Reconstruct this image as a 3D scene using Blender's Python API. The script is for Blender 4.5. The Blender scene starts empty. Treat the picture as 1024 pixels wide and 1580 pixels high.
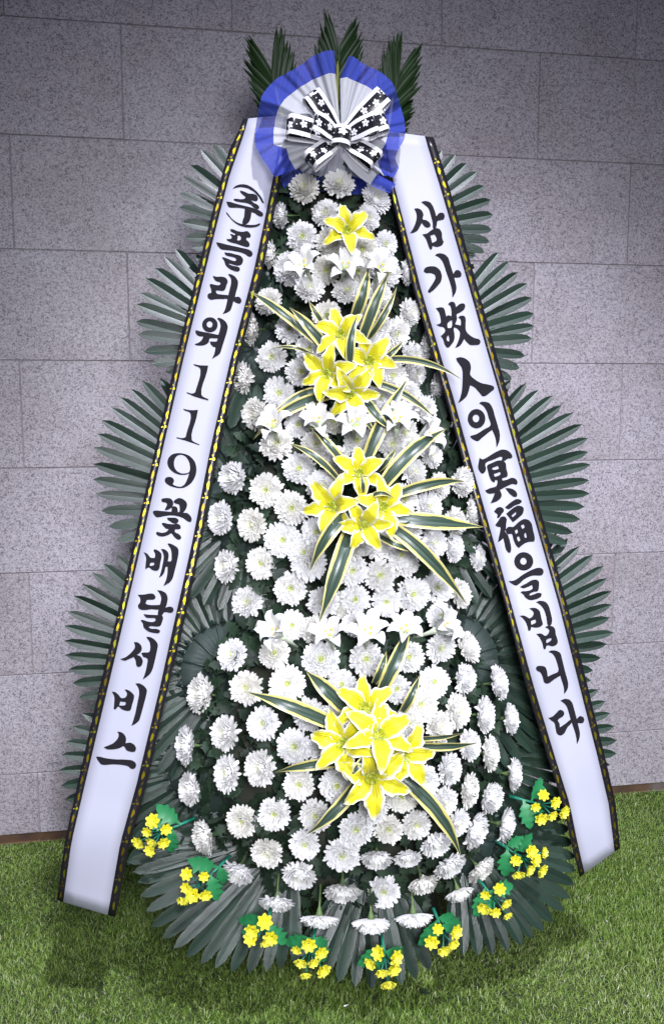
import bpy, math, random
import numpy as np
from mathutils import Vector, Matrix, Quaternion
from mathutils.geometry import tessellate_polygon

random.seed(7)
RNG = np.random.default_rng(7)
SC = bpy.context.scene
COL = SC.collection
R = math.radians

# ------------------------------------------------------------------ camera
CAM_H, PITCH, FPX = 1.334, R(7.43), 1405.0
cam = bpy.data.cameras.new('camera')
camo = bpy.data.objects.new('camera', cam)
COL.objects.link(camo)
cam.sensor_fit = 'VERTICAL'
cam.sensor_height = 36.0
cam.lens = 36.0 * FPX / 1580.0
cam.clip_start, cam.clip_end = 0.05, 200
camo.location = (0, 0, CAM_H)
camo.rotation_euler = (R(90) - PITCH, 0, 0)
SC.camera = camo

# ------------------------------------------------------------------ light
world = bpy.data.worlds.new('World')
SC.world = world
world.use_nodes = True
bg = world.node_tree.nodes['Background']
bg.inputs[0].default_value = (0.60, 0.64, 0.95, 1)
bg.inputs[1].default_value = 0.17


def area(name, loc, target, size, energy, color, spread=180):
    l = bpy.data.lights.new(name, 'AREA')
    l.shape = 'SQUARE'
    l.size = size
    l.energy = energy
    l.color = color
    l.spread = R(spread)
    o = bpy.data.objects.new(name, l)
    COL.objects.link(o)
    o.location = loc
    d = Vector(target) - Vector(loc)
    o.rotation_euler = d.to_track_quat('-Z', 'Y').to_euler()
    return o


def spot(name, loc, target, energy, color, cone, blend, radius):
    l = bpy.data.lights.new(name, 'SPOT')
    l.energy = energy
    l.color = color
    l.spot_size = R(cone)
    l.spot_blend = blend
    l.shadow_soft_size = radius
    o = bpy.data.objects.new(name, l)
    COL.objects.link(o)
    o.location = loc
    d = Vector(target) - Vector(loc)
    o.rotation_euler = d.to_track_quat('-Z', 'Y').to_euler()
    return o


spot('canopy_light', (0.85, -0.45, 5.6), (0.36, 2.06, 0.0), 1450, (0.88, 0.87, 1.0), 38.0, 0.55, 0.13)
area('front_fill', (0.45, -0.9, 1.95), (0.16, 2.1, 0.70), 0.9, 22, (0.93, 0.93, 1.0), 72)  # added soft fill from the camera side to brighten the flower faces

SC.view_settings.view_transform = 'Standard'
SC.view_settings.look = 'None'
SC.view_settings.gamma = 1
SC.view_settings.use_curve_mapping = False
SC.view_settings.exposure = 0.0

# ------------------------------------------------------------------ helpers
CP, SP = math.cos(PITCH), math.sin(PITCH)
CAM = Vector((0, 0, CAM_H))
Y0, LZ, LX = 1.93, 0.19, 0.14            # the wreath's leaning plane  y = Y0 + LZ z + LX x
NW = Vector((LX, -1, LZ)).normalized()


def ray(px, py):
    X = (px - 512) / FPX
    V = (790 - py) / FPX
    return Vector((X, CP + V * SP, -SP + V * CP))


def on(px, py, off=0.0):
    """point of the wreath's plane, moved 'off' metres to the front"""
    D = ray(px, py)
    t = (Y0 + LZ * CAM_H - off) / (D.y - LZ * D.z - LX * D.x)
    return CAM + D * t


def on_plane(px, py, P0, n):
    D = ray(px, py)
    return CAM + D * ((P0 - CAM).dot(n) / D.dot(n))


def px_m(p):
    return (p - CAM).dot(Vector((0, CP, -SP))) / FPX       # metres per photo pixel at p


DOMES = [(530, 1165, 285, 300, 0.17), (535, 790, 225, 240, 0.12), (525, 450, 140, 240, 0.09)]


def skirt(py):
    """how far the lowest leaf fans stand in front of the wreath's plane"""
    return 0.075 + max(0.0, (py - 1285) / 740.0) * 0.36


def bulge(px, py):
    o = 0.0
    for cx, cy, rx, ry, a in DOMES:
        q = 1 - ((px - cx) / rx) ** 2 - ((py - cy) / ry) ** 2
        if q > 0:
            o = max(o, a * q ** 0.8)
    return max(0.075 + o, skirt(py) + 0.03) if py > 1285 else 0.075 + o


MATS = {}


def mat(name):
    m = bpy.data.materials.new(name)
    m.use_nodes = True
    MATS[name] = m
    nt = m.node_tree
    return m, nt, nt.nodes['Principled BSDF']


def N(nt, t, **kw):
    n = nt.nodes.new(t)
    for k, v in kw.items():
        if k.startswith('i_'):
            n.inputs[int(k[2:])].default_value = v
        else:
            setattr(n, k, v)
    return n


def ramp(nt, src, stops, interp='LINEAR'):
    r = nt.nodes.new('ShaderNodeValToRGB')
    cr = r.color_ramp
    cr.interpolation = interp
    while len(cr.elements) < len(stops):
        cr.elements.new(0.5)
    for e, (p, c) in zip(cr.elements, stops):
        e.position = p
        e.color = (*c, 1) if len(c) == 3 else c
    nt.links.new(src, r.inputs[0])
    return r.outputs[0]


def math_n(nt, op, a, b=None, c=None):
    n = nt.nodes.new('ShaderNodeMath')
    n.operation = op
    for i, v in enumerate((a, b, c)):
        if v is None:
            continue
        if isinstance(v, (int, float)):
            n.inputs[i].default_value = v
        else:
            nt.links.new(v, n.inputs[i])
    return n.outputs[0]


def mix_c(nt, fac, a, b, mode='MIX'):
    n = nt.nodes.new('ShaderNodeMix')
    n.data_type = 'RGBA'
    n.blend_type = mode
    for sock, v in ((n.inputs[0], fac), (n.inputs[6], a), (n.inputs[7], b)):
        if isinstance(v, (int, float)):
            sock.default_value = v
        elif isinstance(v, tuple):
            sock.default_value = (*v, 1)
        else:
            nt.links.new(v, sock)
    return n.outputs[2]


def bump(nt, bsdf, h, strength, dist=0.001):
    b = nt.nodes.new('ShaderNodeBump')
    b.inputs['Strength'].default_value = strength
    b.inputs['Distance'].default_value = dist
    nt.links.new(h, b.inputs['Height'])
    nt.links.new(b.outputs[0], bsdf.inputs['Normal'])


def make_mesh(name, verts, faces, uvs=None, smooth=True):
    me = bpy.data.meshes.new(name)
    me.from_pydata([tuple(v) for v in verts], [], faces)
    if uvs is not None:
        ul = me.uv_layers.new(name='UVMap')
        idx = np.empty(len(me.loops), dtype=np.int32)
        me.loops.foreach_get('vertex_index', idx)
        ul.data.foreach_set('uv', np.asarray(uvs, dtype=np.float32)[idx].ravel())
    if smooth:
        me.polygons.foreach_set('use_smooth', [True] * len(me.polygons))
    me.update()
    return me


WM = {}


def obj(name, me, mat_=None, parent=None, M=None):
    """a mesh object (or an Empty when me is None) placed at world matrix M under parent"""
    o = bpy.data.objects.new(name, me)
    COL.objects.link(o)
    if me is not None and mat_ is not None and len(me.materials) == 0:
        for m in (mat_ if isinstance(mat_, (list, tuple)) else [mat_]):
            me.materials.append(m)
    M = M if M is not None else Matrix.Identity(4)
    WM[o.name] = M.copy()
    if parent is not None:
        o.parent = parent
        o.matrix_basis = WM[parent.name].inverted() @ M
    else:
        o.matrix_basis = M
    if me is None:
        o.empty_display_size = 0.05
    return o


def thing(name, label, cat, loc=(0, 0, 0), group=None, M=None):
    o = obj(name, None, M=M if M is not None else Matrix.Translation(Vector(loc)))
    return tag(o, label, cat, group)


def tag(o, label, cat, group=None):
    o['label'] = label
    o['category'] = cat
    if group:
        o['group'] = group
    return o


def frame(P, z, y=None, s=1.0, roll=0.0):
    """matrix with local +Z along z, local +Y as near y as can be"""
    z = Vector(z).normalized()
    y = Vector(y) if y is not None else Vector((0, 0, 1))
    x = y.cross(z)
    if x.length < 1e-4:
        x = Vector((1, 0, 0)).cross(z)
    x.normalize()
    y = z.cross(x)
    M = Matrix(((x.x, y.x, z.x, P[0]), (x.y, y.y, z.y, P[1]), (x.z, y.z, z.z, P[2]), (0, 0, 0, 1)))
    return M @ Matrix.Rotation(roll, 4, 'Z') @ Matrix.Diagonal((s, s, s, 1))


def grid_faces(nu, nv, base=0):
    f = []
    for i in range(nu):
        for j in range(nv):
            a = base + i * (nv + 1) + j
            f.append((a, a + 1, a + nv + 2, a + nv + 1))
    return f


def tube(pts, radii, n=6):
    V, F = [], []
    pts = [Vector(p) for p in pts]
    for i, p in enumerate(pts):
        t = (pts[min(i + 1, len(pts) - 1)] - pts[max(i - 1, 0)]).normalized()
        a = t.cross(Vector((0.3, 0.2, 1)))
        if a.length < 1e-3:
            a = t.cross(Vector((1, 0, 0)))
        a.normalize()
        b = t.cross(a)
        for k in range(n):
            an = 2 * math.pi * k / n
            V.append(p + (a * math.cos(an) + b * math.sin(an)) * radii[i])
    for i in range(len(pts) - 1):
        for k in range(n):
            F.append((i * n + k, i * n + (k + 1) % n, (i + 1) * n + (k + 1) % n, (i + 1) * n + k))
    F.append(tuple(range(n))[::-1])
    F.append(tuple((len(pts) - 1) * n + k for k in range(n)))
    return V, F


def box(x0, x1, y0, y1, z0, z1, bev=0.0):
    b = bev
    V = []
    for z, k in ((z0, 1), (z0 + b, 0), (z1 - b, 0), (z1, 1)):
        q = b if k else 0
        for sx, sy in ((0, 0), (1, 0), (1, 1), (0, 1)):
            V.append(((x0 + q) if not sx else (x1 - q), (y0 + q) if not sy else (y1 - q), z))
    F = [(3, 2, 1, 0), (12, 13, 14, 15)]
    for l in range(3):
        for k in range(4):
            F.append((l * 4 + k, l * 4 + (k + 1) % 4, l * 4 + 4 + (k + 1) % 4, l * 4 + 4 + k))
    return V, F


def curve_pts(P, n):
    """quadratic curve through three points"""
    a, m, b = [Vector(p) for p in P]
    c = 2 * m - (a + b) / 2
    return [(1 - t) ** 2 * a + 2 * t * (1 - t) * c + t * t * b for t in [i / n for i in range(n + 1)]]


# ------------------------------------------------------------------ materials
def build_materials():
    # polished grey granite: grains of three tones
    m, nt, b = mat('granite')
    tc = N(nt, 'ShaderNodeTexCoord')
    oi = N(nt, 'ShaderNodeObjectInfo')
    off = N(nt, 'ShaderNodeVectorMath', operation='MULTIPLY_ADD')
    cmb = N(nt, 'ShaderNodeCombineXYZ')
    for i in range(3):
        nt.links.new(oi.outputs['Random'], cmb.inputs[i])
    nt.links.new(cmb.outputs[0], off.inputs[0])
    off.inputs[1].default_value = (37, 91, 53)
    nt.links.new(tc.outputs['Object'], off.inputs[2])
    wob = N(nt, 'ShaderNodeTexNoise')
    wob.inputs['Scale'].default_value = 160
    wob.inputs['Detail'].default_value = 2
    nt.links.new(off.outputs[0], wob.inputs['Vector'])
    wv = N(nt, 'ShaderNodeVectorMath', operation='MULTIPLY_ADD')
    nt.links.new(wob.outputs['Color'], wv.inputs[0])
    wv.inputs[1].default_value = (0.006, 0.006, 0.006)
    nt.links.new(off.outputs[0], wv.inputs[2])
    v1 = N(nt, 'ShaderNodeTexVoronoi')
    v1.inputs['Scale'].default_value = 350
    nt.links.new(wv.outputs[0], v1.inputs['Vector'])
    sp = N(nt, 'ShaderNodeSeparateColor')
    nt.links.new(v1.outputs['Color'], sp.inputs[0])
    nz = N(nt, 'ShaderNodeTexNoise')
    nz.inputs['Scale'].default_value = 85
    nz.inputs['Detail'].default_value = 4
    nt.links.new(off.outputs[0], nz.inputs['Vector'])
    s1 = math_n(nt, 'MULTIPLY_ADD', nz.outputs[0], 0.8, -0.40)
    s2 = math_n(nt, 'ADD', sp.outputs[0], s1)
    c = ramp(nt, s2, [(0.0, (0.165, 0.152, 0.172)), (0.14, (0.225, 0.212, 0.238)), (0.28, (0.36, 0.34, 0.372)),
                      (0.60, (0.445, 0.422, 0.458)), (0.95, (0.545, 0.52, 0.558))])
    big = N(nt, 'ShaderNodeTexNoise')
    big.inputs['Scale'].default_value = 5
    big.inputs['Detail'].default_value = 3
    nt.links.new(off.outputs[0], big.inputs['Vector'])
    tint = ramp(nt, big.outputs[0], [(0.28, (0.88, 0.84, 0.82)), (0.72, (1.07, 1.07, 1.08))])
    c2 = mix_c(nt, 1.0, c, tint, 'MULTIPLY')
    rt = ramp(nt, oi.outputs['Random'], [(0, (0.93, 0.91, 0.90)), (0.5, (1, 0.99, 0.99)), (1, (1.05, 1.05, 1.05))])
    nt.links.new(mix_c(nt, 1.0, c2, rt, 'MULTIPLY'), b.inputs['Base Color'])
    nt.links.new(ramp(nt, sp.outputs[1], [(0, (0.38,) * 3), (1, (0.55,) * 3)]), b.inputs['Roughness'])
    bump(nt, b, s2, 0.12, 0.0006)

    m, nt, b = mat('mortar')
    nz = N(nt, 'ShaderNodeTexNoise')
    nz.inputs['Scale'].default_value = 90
    nt.links.new(ramp(nt, nz.outputs[0], [(0.3, (0.27, 0.25, 0.265)), (0.7, (0.38, 0.36, 0.375))]), b.inputs['Base Color'])
    b.inputs['Roughness'].default_value = 0.9

    m, nt, b = mat('plinth_stone')
    tc = N(nt, 'ShaderNodeTexCoord')
    nz = N(nt, 'ShaderNodeTexNoise')
    nz.inputs['Scale'].default_value = 7
    nz.inputs['Detail'].default_value = 8
    nt.links.new(tc.outputs['Object'], nz.inputs['Vector'])
    nt.links.new(ramp(nt, nz.outputs[0], [(0.35, (0.09, 0.07, 0.06)), (0.5, (0.22, 0.12, 0.07)), (0.68, (0.30, 0.25, 0.23))]),
                 b.inputs['Base Color'])
    b.inputs['Roughness'].default_value = 0.9

    m, nt, b = mat('turf_backing')
    nz = N(nt, 'ShaderNodeTexNoise')
    nz.inputs['Scale'].default_value = 200
    nt.links.new(ramp(nt, nz.outputs[0], [(0.3, (0.018, 0.03, 0.010)), (0.7, (0.05, 0.075, 0.025))]), b.inputs['Base Color'])
    b.inputs['Roughness'].default_value = 0.9

    m, nt, b = mat('turf_blade')
    g = N(nt, 'ShaderNodeNewGeometry')
    uv = N(nt, 'ShaderNodeUVMap')
    sx = N(nt, 'ShaderNodeSeparateXYZ')
    nt.links.new(uv.outputs[0], sx.inputs[0])
    c = ramp(nt, sx.outputs[0], [(0.0, (0.070, 0.160, 0.016)), (0.35, (0.135, 0.245, 0.030)), (0.7, (0.24, 0.34, 0.072)),
                                 (0.9, (0.34, 0.40, 0.17)), (1.0, (0.60, 0.60, 0.45))])
    nt.links.new(c, b.inputs['Base Color'])
    b.inputs['Roughness'].default_value = 0.42
    b.inputs['Specular IOR Level'].default_value = 0.45

    # chrysanthemum petals: uv = (along petal, layer from the rim inwards)
    m, nt, b = mat('chrysanthemum_petal')
    uv = N(nt, 'ShaderNodeUVMap')
    sx = N(nt, 'ShaderNodeSeparateXYZ')
    nt.links.new(uv.outputs[0], sx.inputs[0])
    w = math_n(nt, 'MULTIPLY_ADD', sx.outputs[1], 1.0, math_n(nt, 'MULTIPLY', sx.outputs[0], -0.45))
    c = ramp(nt, w, [(0.45, (0.93, 0.93, 0.93)), (0.75, (0.91, 0.92, 0.82)), (0.98, (0.68, 0.73, 0.32))])
    oi = N(nt, 'ShaderNodeObjectInfo')
    c = mix_c(nt, math_n(nt, 'MULTIPLY', math_n(nt, 'POWER', oi.outputs['Random'], 3.0), 0.30), c, (0.86, 0.83, 0.66))
    nt.links.new(c, b.inputs['Base Color'])
    b.inputs['Roughness'].default_value = 0.5
    tl = N(nt, 'ShaderNodeBsdfTranslucent')
    nt.links.new(c, tl.inputs[0])
    mx = N(nt, 'ShaderNodeMixShader', i_0=0.15)
    nt.links.new(b.outputs[0], mx.inputs[1])
    nt.links.new(tl.outputs[0], mx.inputs[2])
    nt.links.new(mx.outputs[0], nt.nodes['Material Output'].inputs[0])

    m, nt, b = mat('chrysanthemum_centre')
    b.inputs['Base Color'].default_value = (0.50, 0.56, 0.16, 1)
    b.inputs['Roughness'].default_value = 0.7

    def leafmat(name, c1, c2, rough, scale=9):
        m, nt, b = mat(name)
        tc = N(nt, 'ShaderNodeTexCoord')
        oi = N(nt, 'ShaderNodeNewGeometry')
        nz = N(nt, 'ShaderNodeTexNoise')
        nz.inputs['Scale'].default_value = scale
        nt.links.new(tc.outputs['Object'], nz.inputs['Vector'])
        f = math_n(nt, 'MULTIPLY_ADD', oi.outputs['Random Per Island'], 0.7, math_n(nt, 'MULTIPLY', nz.outputs[0], 0.35))
        nt.links.new(ramp(nt, f, [(0.1, c1), (0.9, c2)]), b.inputs['Base Color'])
        b.inputs['Roughness'].default_value = rough
        return m, nt, b

    leafmat('mum_leaf', (0.008, 0.017, 0.011), (0.028, 0.055, 0.030), 0.55)[2].inputs['Specular IOR Level'].default_value = 0.25
    leafmat('stem_green', (0.06, 0.11, 0.04), (0.12, 0.19, 0.06), 0.55)
    leafmat('daisy_leaf', (0.012, 0.14, 0.05), (0.03, 0.27, 0.09), 0.45)
    leafmat('daisy_stem', (0.010, 0.17, 0.11), (0.02, 0.24, 0.15), 0.4)
    leafmat('cycad_leaf', (0.003, 0.010, 0.002), (0.009, 0.026, 0.005), 0.42)[2].inputs['Specular IOR Level'].default_value = 0.1
    leafmat('cycad_rachis', (0.10, 0.12, 0.02), (0.22, 0.22, 0.05), 0.5)
    leafmat('foam', (0.018, 0.022, 0.016), (0.04, 0.045, 0.030), 0.95, 30)
    leafmat('wood', (0.020, 0.022, 0.018), (0.035, 0.038, 0.030), 0.7, 14)

    # moulded plastic palm blade, fine ridges along it
    for name, c1, c2, rough in (('fan_blade', (0.009, 0.026, 0.015), (0.020, 0.046, 0.030), 0.32),
                                ('fan_disc', (0.014, 0.030, 0.024), (0.024, 0.044, 0.036), 0.50)):
        m, nt, b = mat(name)
        uv = N(nt, 'ShaderNodeUVMap')
        oi = N(nt, 'ShaderNodeObjectInfo')
        nt.links.new(ramp(nt, oi.outputs['Random'], [(0, c1), (1, c2)]), b.inputs['Base Color'])
        wv = N(nt, 'ShaderNodeTexWave')
        wv.inputs['Scale'].default_value = 3.4
        wv.inputs['Distortion'].default_value = 0
        nt.links.new(uv.outputs[0], wv.inputs['Vector'])
        bump(nt, b, wv.outputs[0], 0.45, 0.0010)
        b.inputs['Roughness'].default_value = rough
        b.inputs['Specular IOR Level'].default_value = 0.7

    # silk lily petals: uv = (along, across)
    def petal(name, inner, inner2, rim, green):
        m, nt, b = mat(name)
        uv = N(nt, 'ShaderNodeUVMap')
        sx = N(nt, 'ShaderNodeSeparateXYZ')
        nt.links.new(uv.outputs[0], sx.inputs[0])
        tc = N(nt, 'ShaderNodeTexCoord')
        nz = N(nt, 'ShaderNodeTexNoise')
        nz.inputs['Scale'].default_value = 120
        nz.inputs['Detail'].default_value = 3
        nt.links.new(tc.outputs['Object'], nz.inputs['Vector'])
        e = math_n(nt, 'ABSOLUTE', math_n(nt, 'MULTIPLY_ADD', sx.outputs[1], 2.0, -1.0))
        e3 = math_n(nt, 'POWER', e, 1.6)
        u4 = math_n(nt, 'POWER', sx.outputs[0], 5.0)
        s = math_n(nt, 'ADD', math_n(nt, 'MAXIMUM', e3, u4), math_n(nt, 'MULTIPLY_ADD', nz.outputs[0], 0.56, -0.28))
        rimf = ramp(nt, s, [(0.50, (0, 0, 0)), (0.98, (1, 1, 1))])
        body = mix_c(nt, math_n(nt, 'POWER', sx.outputs[0], 0.8), inner, inner2)
        body2 = mix_c(nt, ramp(nt, sx.outputs[0], [(0.03, (1, 1, 1)), (0.22, (0, 0, 0))]), body, green)
        nt.links.new(mix_c(nt, rimf, body2, rim), b.inputs['Base Color'])
        b.inputs['Roughness'].default_value = 0.55
        b.inputs['Sheen Weight'].default_value = 0.15
        vein = N(nt, 'ShaderNodeTexWave', bands_direction='Y')
        vein.inputs['Scale'].default_value = 2.6
        vein.inputs['Distortion'].default_value = 0.6
        nt.links.new(uv.outputs[0], vein.inputs['Vector'])
        bump(nt, b, vein.outputs[0], 0.6, 0.0010)
        b.inputs['Subsurface Weight'].default_value = 0.1
        b.inputs['Subsurface Radius'].default_value = (0.004, 0.004, 0.002)
    petal('yellow_petal', (0.52, 0.46, 0.003), (0.78, 0.73, 0.014), (0.84, 0.84, 0.82), (0.40, 0.48, 0.03))
    petal('white_petal', (0.76, 0.78, 0.72), (0.78, 0.78, 0.78), (0.78, 0.78, 0.79), (0.50, 0.70, 0.35))
    for name, c in (('stamen_green', (0.36, 0.50, 0.05)), ('anther', (0.80, 0.50, 0.02)), ('white_tube', (0.72, 0.80, 0.62)),
                    ('yellow_tube', (0.62, 0.62, 0.08))):
        m, nt, b = mat(name)
        b.inputs['Base Color'].default_value = (*c, 1)
        b.inputs['Roughness'].default_value = 0.5

    m, nt, b = mat('daisy_petal')
    uv = N(nt, 'ShaderNodeUVMap')
    sx = N(nt, 'ShaderNodeSeparateXYZ')
    nt.links.new(uv.outputs[0], sx.inputs[0])
    nt.links.new(ramp(nt, sx.outputs[0], [(0.0, (0.80, 0.70, 0.02)), (0.35, (0.86, 0.82, 0.04)), (1, (0.88, 0.86, 0.10))]),
                 b.inputs['Base Color'])
    b.inputs['Roughness'].default_value = 0.45

    # variegated strap leaf: uv = (along, across)
    m, nt, b = mat('strap_leaf')
    uv = N(nt, 'ShaderNodeUVMap')
    sx = N(nt, 'ShaderNodeSeparateXYZ')
    nt.links.new(uv.outputs[0], sx.inputs[0])
    tc = N(nt, 'ShaderNodeTexCoord')
    mp = N(nt, 'ShaderNodeMapping')
    mp.inputs['Scale'].default_value = (1.2, 26, 1)
    nt.links.new(uv.outputs[0], mp.inputs[0])
    nz = N(nt, 'ShaderNodeTexNoise')
    nz.inputs['Scale'].default_value = 1.0
    nz.inputs['Detail'].default_value = 3
    nt.links.new(mp.outputs[0], nz.inputs['Vector'])
    e = math_n(nt, 'ABSOLUTE', math_n(nt, 'MULTIPLY_ADD', sx.outputs[1], 2.0, -1.0))
    green = ramp(nt, nz.outputs[0], [(0.30, (0.014, 0.036, 0.024)), (0.52, (0.040, 0.072, 0.052)), (0.68, (0.13, 0.17, 0.14))])
    rim = mix_c(nt, ramp(nt, e, [(0.78, (0, 0, 0)), (1.0, (1, 1, 1))]), (0.68, 0.60, 0.16), (0.78, 0.74, 0.46))
    oi = N(nt, 'ShaderNodeObjectInfo')
    n2 = N(nt, 'ShaderNodeTexNoise')
    n2.inputs['Scale'].default_value = 1.0
    cx = N(nt, 'ShaderNodeCombineXYZ')
    nt.links.new(math_n(nt, 'MULTIPLY', sx.outputs[0], 4.0), cx.inputs[0])
    nt.links.new(math_n(nt, 'MULTIPLY', sx.outputs[1], 1.6), cx.inputs[1])
    nt.links.new(math_n(nt, 'MULTIPLY', oi.outputs['Random'], 50.0), cx.inputs[2])
    nt.links.new(cx.outputs[0], n2.inputs['Vector'])
    es = math_n(nt, 'MULTIPLY_ADD', n2.outputs[0], 0.55, math_n(nt, 'MULTIPLY_ADD', nz.outputs[0], 0.14, e))
    ef = ramp(nt, es, [(0.96, (0, 0, 0)), (1.06, (1, 1, 1))])
    nt.links.new(mix_c(nt, ef, green, rim), b.inputs['Base Color'])
    b.inputs['Roughness'].default_value = 0.30
    bump(nt, b, nz.outputs[0], 0.35, 0.0008)

    m, nt, b = mat('ribbon_white')
    tc = N(nt, 'ShaderNodeTexCoord')
    nz = N(nt, 'ShaderNodeTexNoise')
    nz.inputs['Scale'].default_value = 900
    nt.links.new(tc.outputs['Object'], nz.inputs['Vector'])
    b.inputs['Base Color'].default_value = (0.45, 0.46, 0.545, 1)
    b.inputs['Roughness'].default_value = 0.55
    b.inputs['Specular IOR Level'].default_value = 0.3
    bump(nt, b, nz.outputs[0], 0.08, 0.0003)
    for name, c, r_, me in (('ribbon_black', (0.012, 0.011, 0.014), 0.32, 0), ('ink', (0.014, 0.013, 0.017), 0.85, 0),
                            ('gold_foil', (0.72, 0.60, 0.03), 0.33, 0.85), ('satin_white', (0.80, 0.80, 0.83), 0.26, 0),
                            ('seam_pink', (0.62, 0.52, 0.60), 0.5, 0)):
        m, nt, b = mat(name)
        b.inputs['Base Color'].default_value = (*c, 1)
        b.inputs['Roughness'].default_value = r_
        b.inputs['Metallic'].default_value = me
    MATS['ink'].node_tree.nodes['Principled BSDF'].inputs['Specular IOR Level'].default_value = 0.15
    nt = MATS['gold_foil'].node_tree
    g = N(nt, 'ShaderNodeNewGeometry')
    nt.links.new(ramp(nt, g.outputs['Random Per Island'], [(0, (0.20, 0.12, 0.006)), (0.5, (0.38, 0.29, 0.010)), (1, (0.30, 0.33, 0.015))]),
                 nt.nodes['Principled BSDF'].inputs['Base Color'])

    # bow ribbon: uv = (length / width, across); white satin edges, black middle printed with blossoms and dots
    m, nt, b = mat('bow_ribbon')
    uv = N(nt, 'ShaderNodeUVMap')
    sx = N(nt, 'ShaderNodeSeparateXYZ')
    nt.links.new(uv.outputs[0], sx.inputs[0])
    U, V = sx.outputs[0], sx.outputs[1]
    e = math_n(nt, 'ABSOLUTE', math_n(nt, 'SUBTRACT', V, 0.5))
    black = math_n(nt, 'LESS_THAN', e, 0.29)

    def blossom(du, v0, size):
        cu = math_n(nt, 'SUBTRACT', math_n(nt, 'FRACT', math_n(nt, 'ADD', math_n(nt, 'DIVIDE', U, 1.5), du)), 0.5)
        x = math_n(nt, 'MULTIPLY', cu, 1.5)
        y = math_n(nt, 'SUBTRACT', V, v0)
        r2 = math_n(nt, 'SQRT', math_n(nt, 'ADD', math_n(nt, 'MULTIPLY', x, x), math_n(nt, 'MULTIPLY', y, y)))
        return x, y, r2
    masks = []
    for du, v0, size in ((0.0, 0.58, 0.20), (0.5, 0.42, 0.20)):
        x, y, r2 = blossom(du, v0, size)
        an = math_n(nt, 'ARCTAN2', y, x)
        lob = math_n(nt, 'ABSOLUTE', math_n(nt, 'COSINE', math_n(nt, 'MULTIPLY', an, 2.5)))
        lim = math_n(nt, 'MULTIPLY_ADD', lob, size * 0.55, size * 0.45)
        p = math_n(nt, 'LESS_THAN', r2, lim)
        ring = math_n(nt, 'GREATER_THAN', r2, size * 0.24)
        masks.append(math_n(nt, 'MULTIPLY', p, ring))
        masks.append(math_n(nt, 'LESS_THAN', r2, size * 0.13))
    for du, v0 in ((0.25, 0.5), (0.75, 0.56)):
        x, y, r2 = blossom(du, v0, 0)
        masks.append(math_n(nt, 'LESS_THAN', r2, 0.035))
    mm = masks[0]
    for k in masks[1:]:
        mm = math_n(nt, 'MAXIMUM', mm, k)
    fac = math_n(nt, 'MULTIPLY', black, math_n(nt, 'SUBTRACT', 1.0, mm))
    nt.links.new(mix_c(nt, fac, (0.80, 0.80, 0.83), (0.010, 0.010, 0.013)), b.inputs['Base Color'])
    b.inputs['Roughness'].default_value = 0.24
    b.inputs['Specular IOR Level'].default_value = 0.6

    # thin bonded fabric, lets light and a little of what is behind through
    for name, c in (('fabric_white', (0.80, 0.82, 0.86)), ('fabric_blue', (0.065, 0.095, 0.52))):
        m, nt, b = mat(name)
        nt.nodes.remove(b)
        out = nt.nodes['Material Output']
        tc = N(nt, 'ShaderNodeTexCoord')
        nz = N(nt, 'ShaderNodeTexNoise')
        nz.inputs['Scale'].default_value = 220
        nz.inputs['Detail'].default_value = 4
        nz.inputs['Distortion'].default_value = 1.2
        nt.links.new(tc.outputs['Object'], nz.inputs['Vector'])
        col = ramp(nt, nz.outputs[0], [(0.3, tuple(v * 0.8 for v in c)), (0.7, tuple(min(1, v * 1.15) for v in c))])
        d = N(nt, 'ShaderNodeBsdfDiffuse')
        t = N(nt, 'ShaderNodeBsdfTranslucent')
        tr = N(nt, 'ShaderNodeBsdfTransparent')
        nt.links.new(col, d.inputs[0])
        nt.links.new(col, t.inputs[0])
        a = N(nt, 'ShaderNodeMixShader')
        a.inputs[0].default_value = 0.30
        nt.links.new(d.outputs[0], a.inputs[1])
        nt.links.new(t.outputs[0], a.inputs[2])
        a2 = N(nt, 'ShaderNodeMixShader')
        nt.links.new(math_n(nt, 'MULTIPLY', nz.outputs[0], 0.62 if name == 'fabric_white' else 0.52), a2.inputs[0])
        nt.links.new(a.outputs[0], a2.inputs[1])
        nt.links.new(tr.outputs[0], a2.inputs[2])
        nt.links.new(a2.outputs[0], out.inputs[0])


build_materials()


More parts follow.
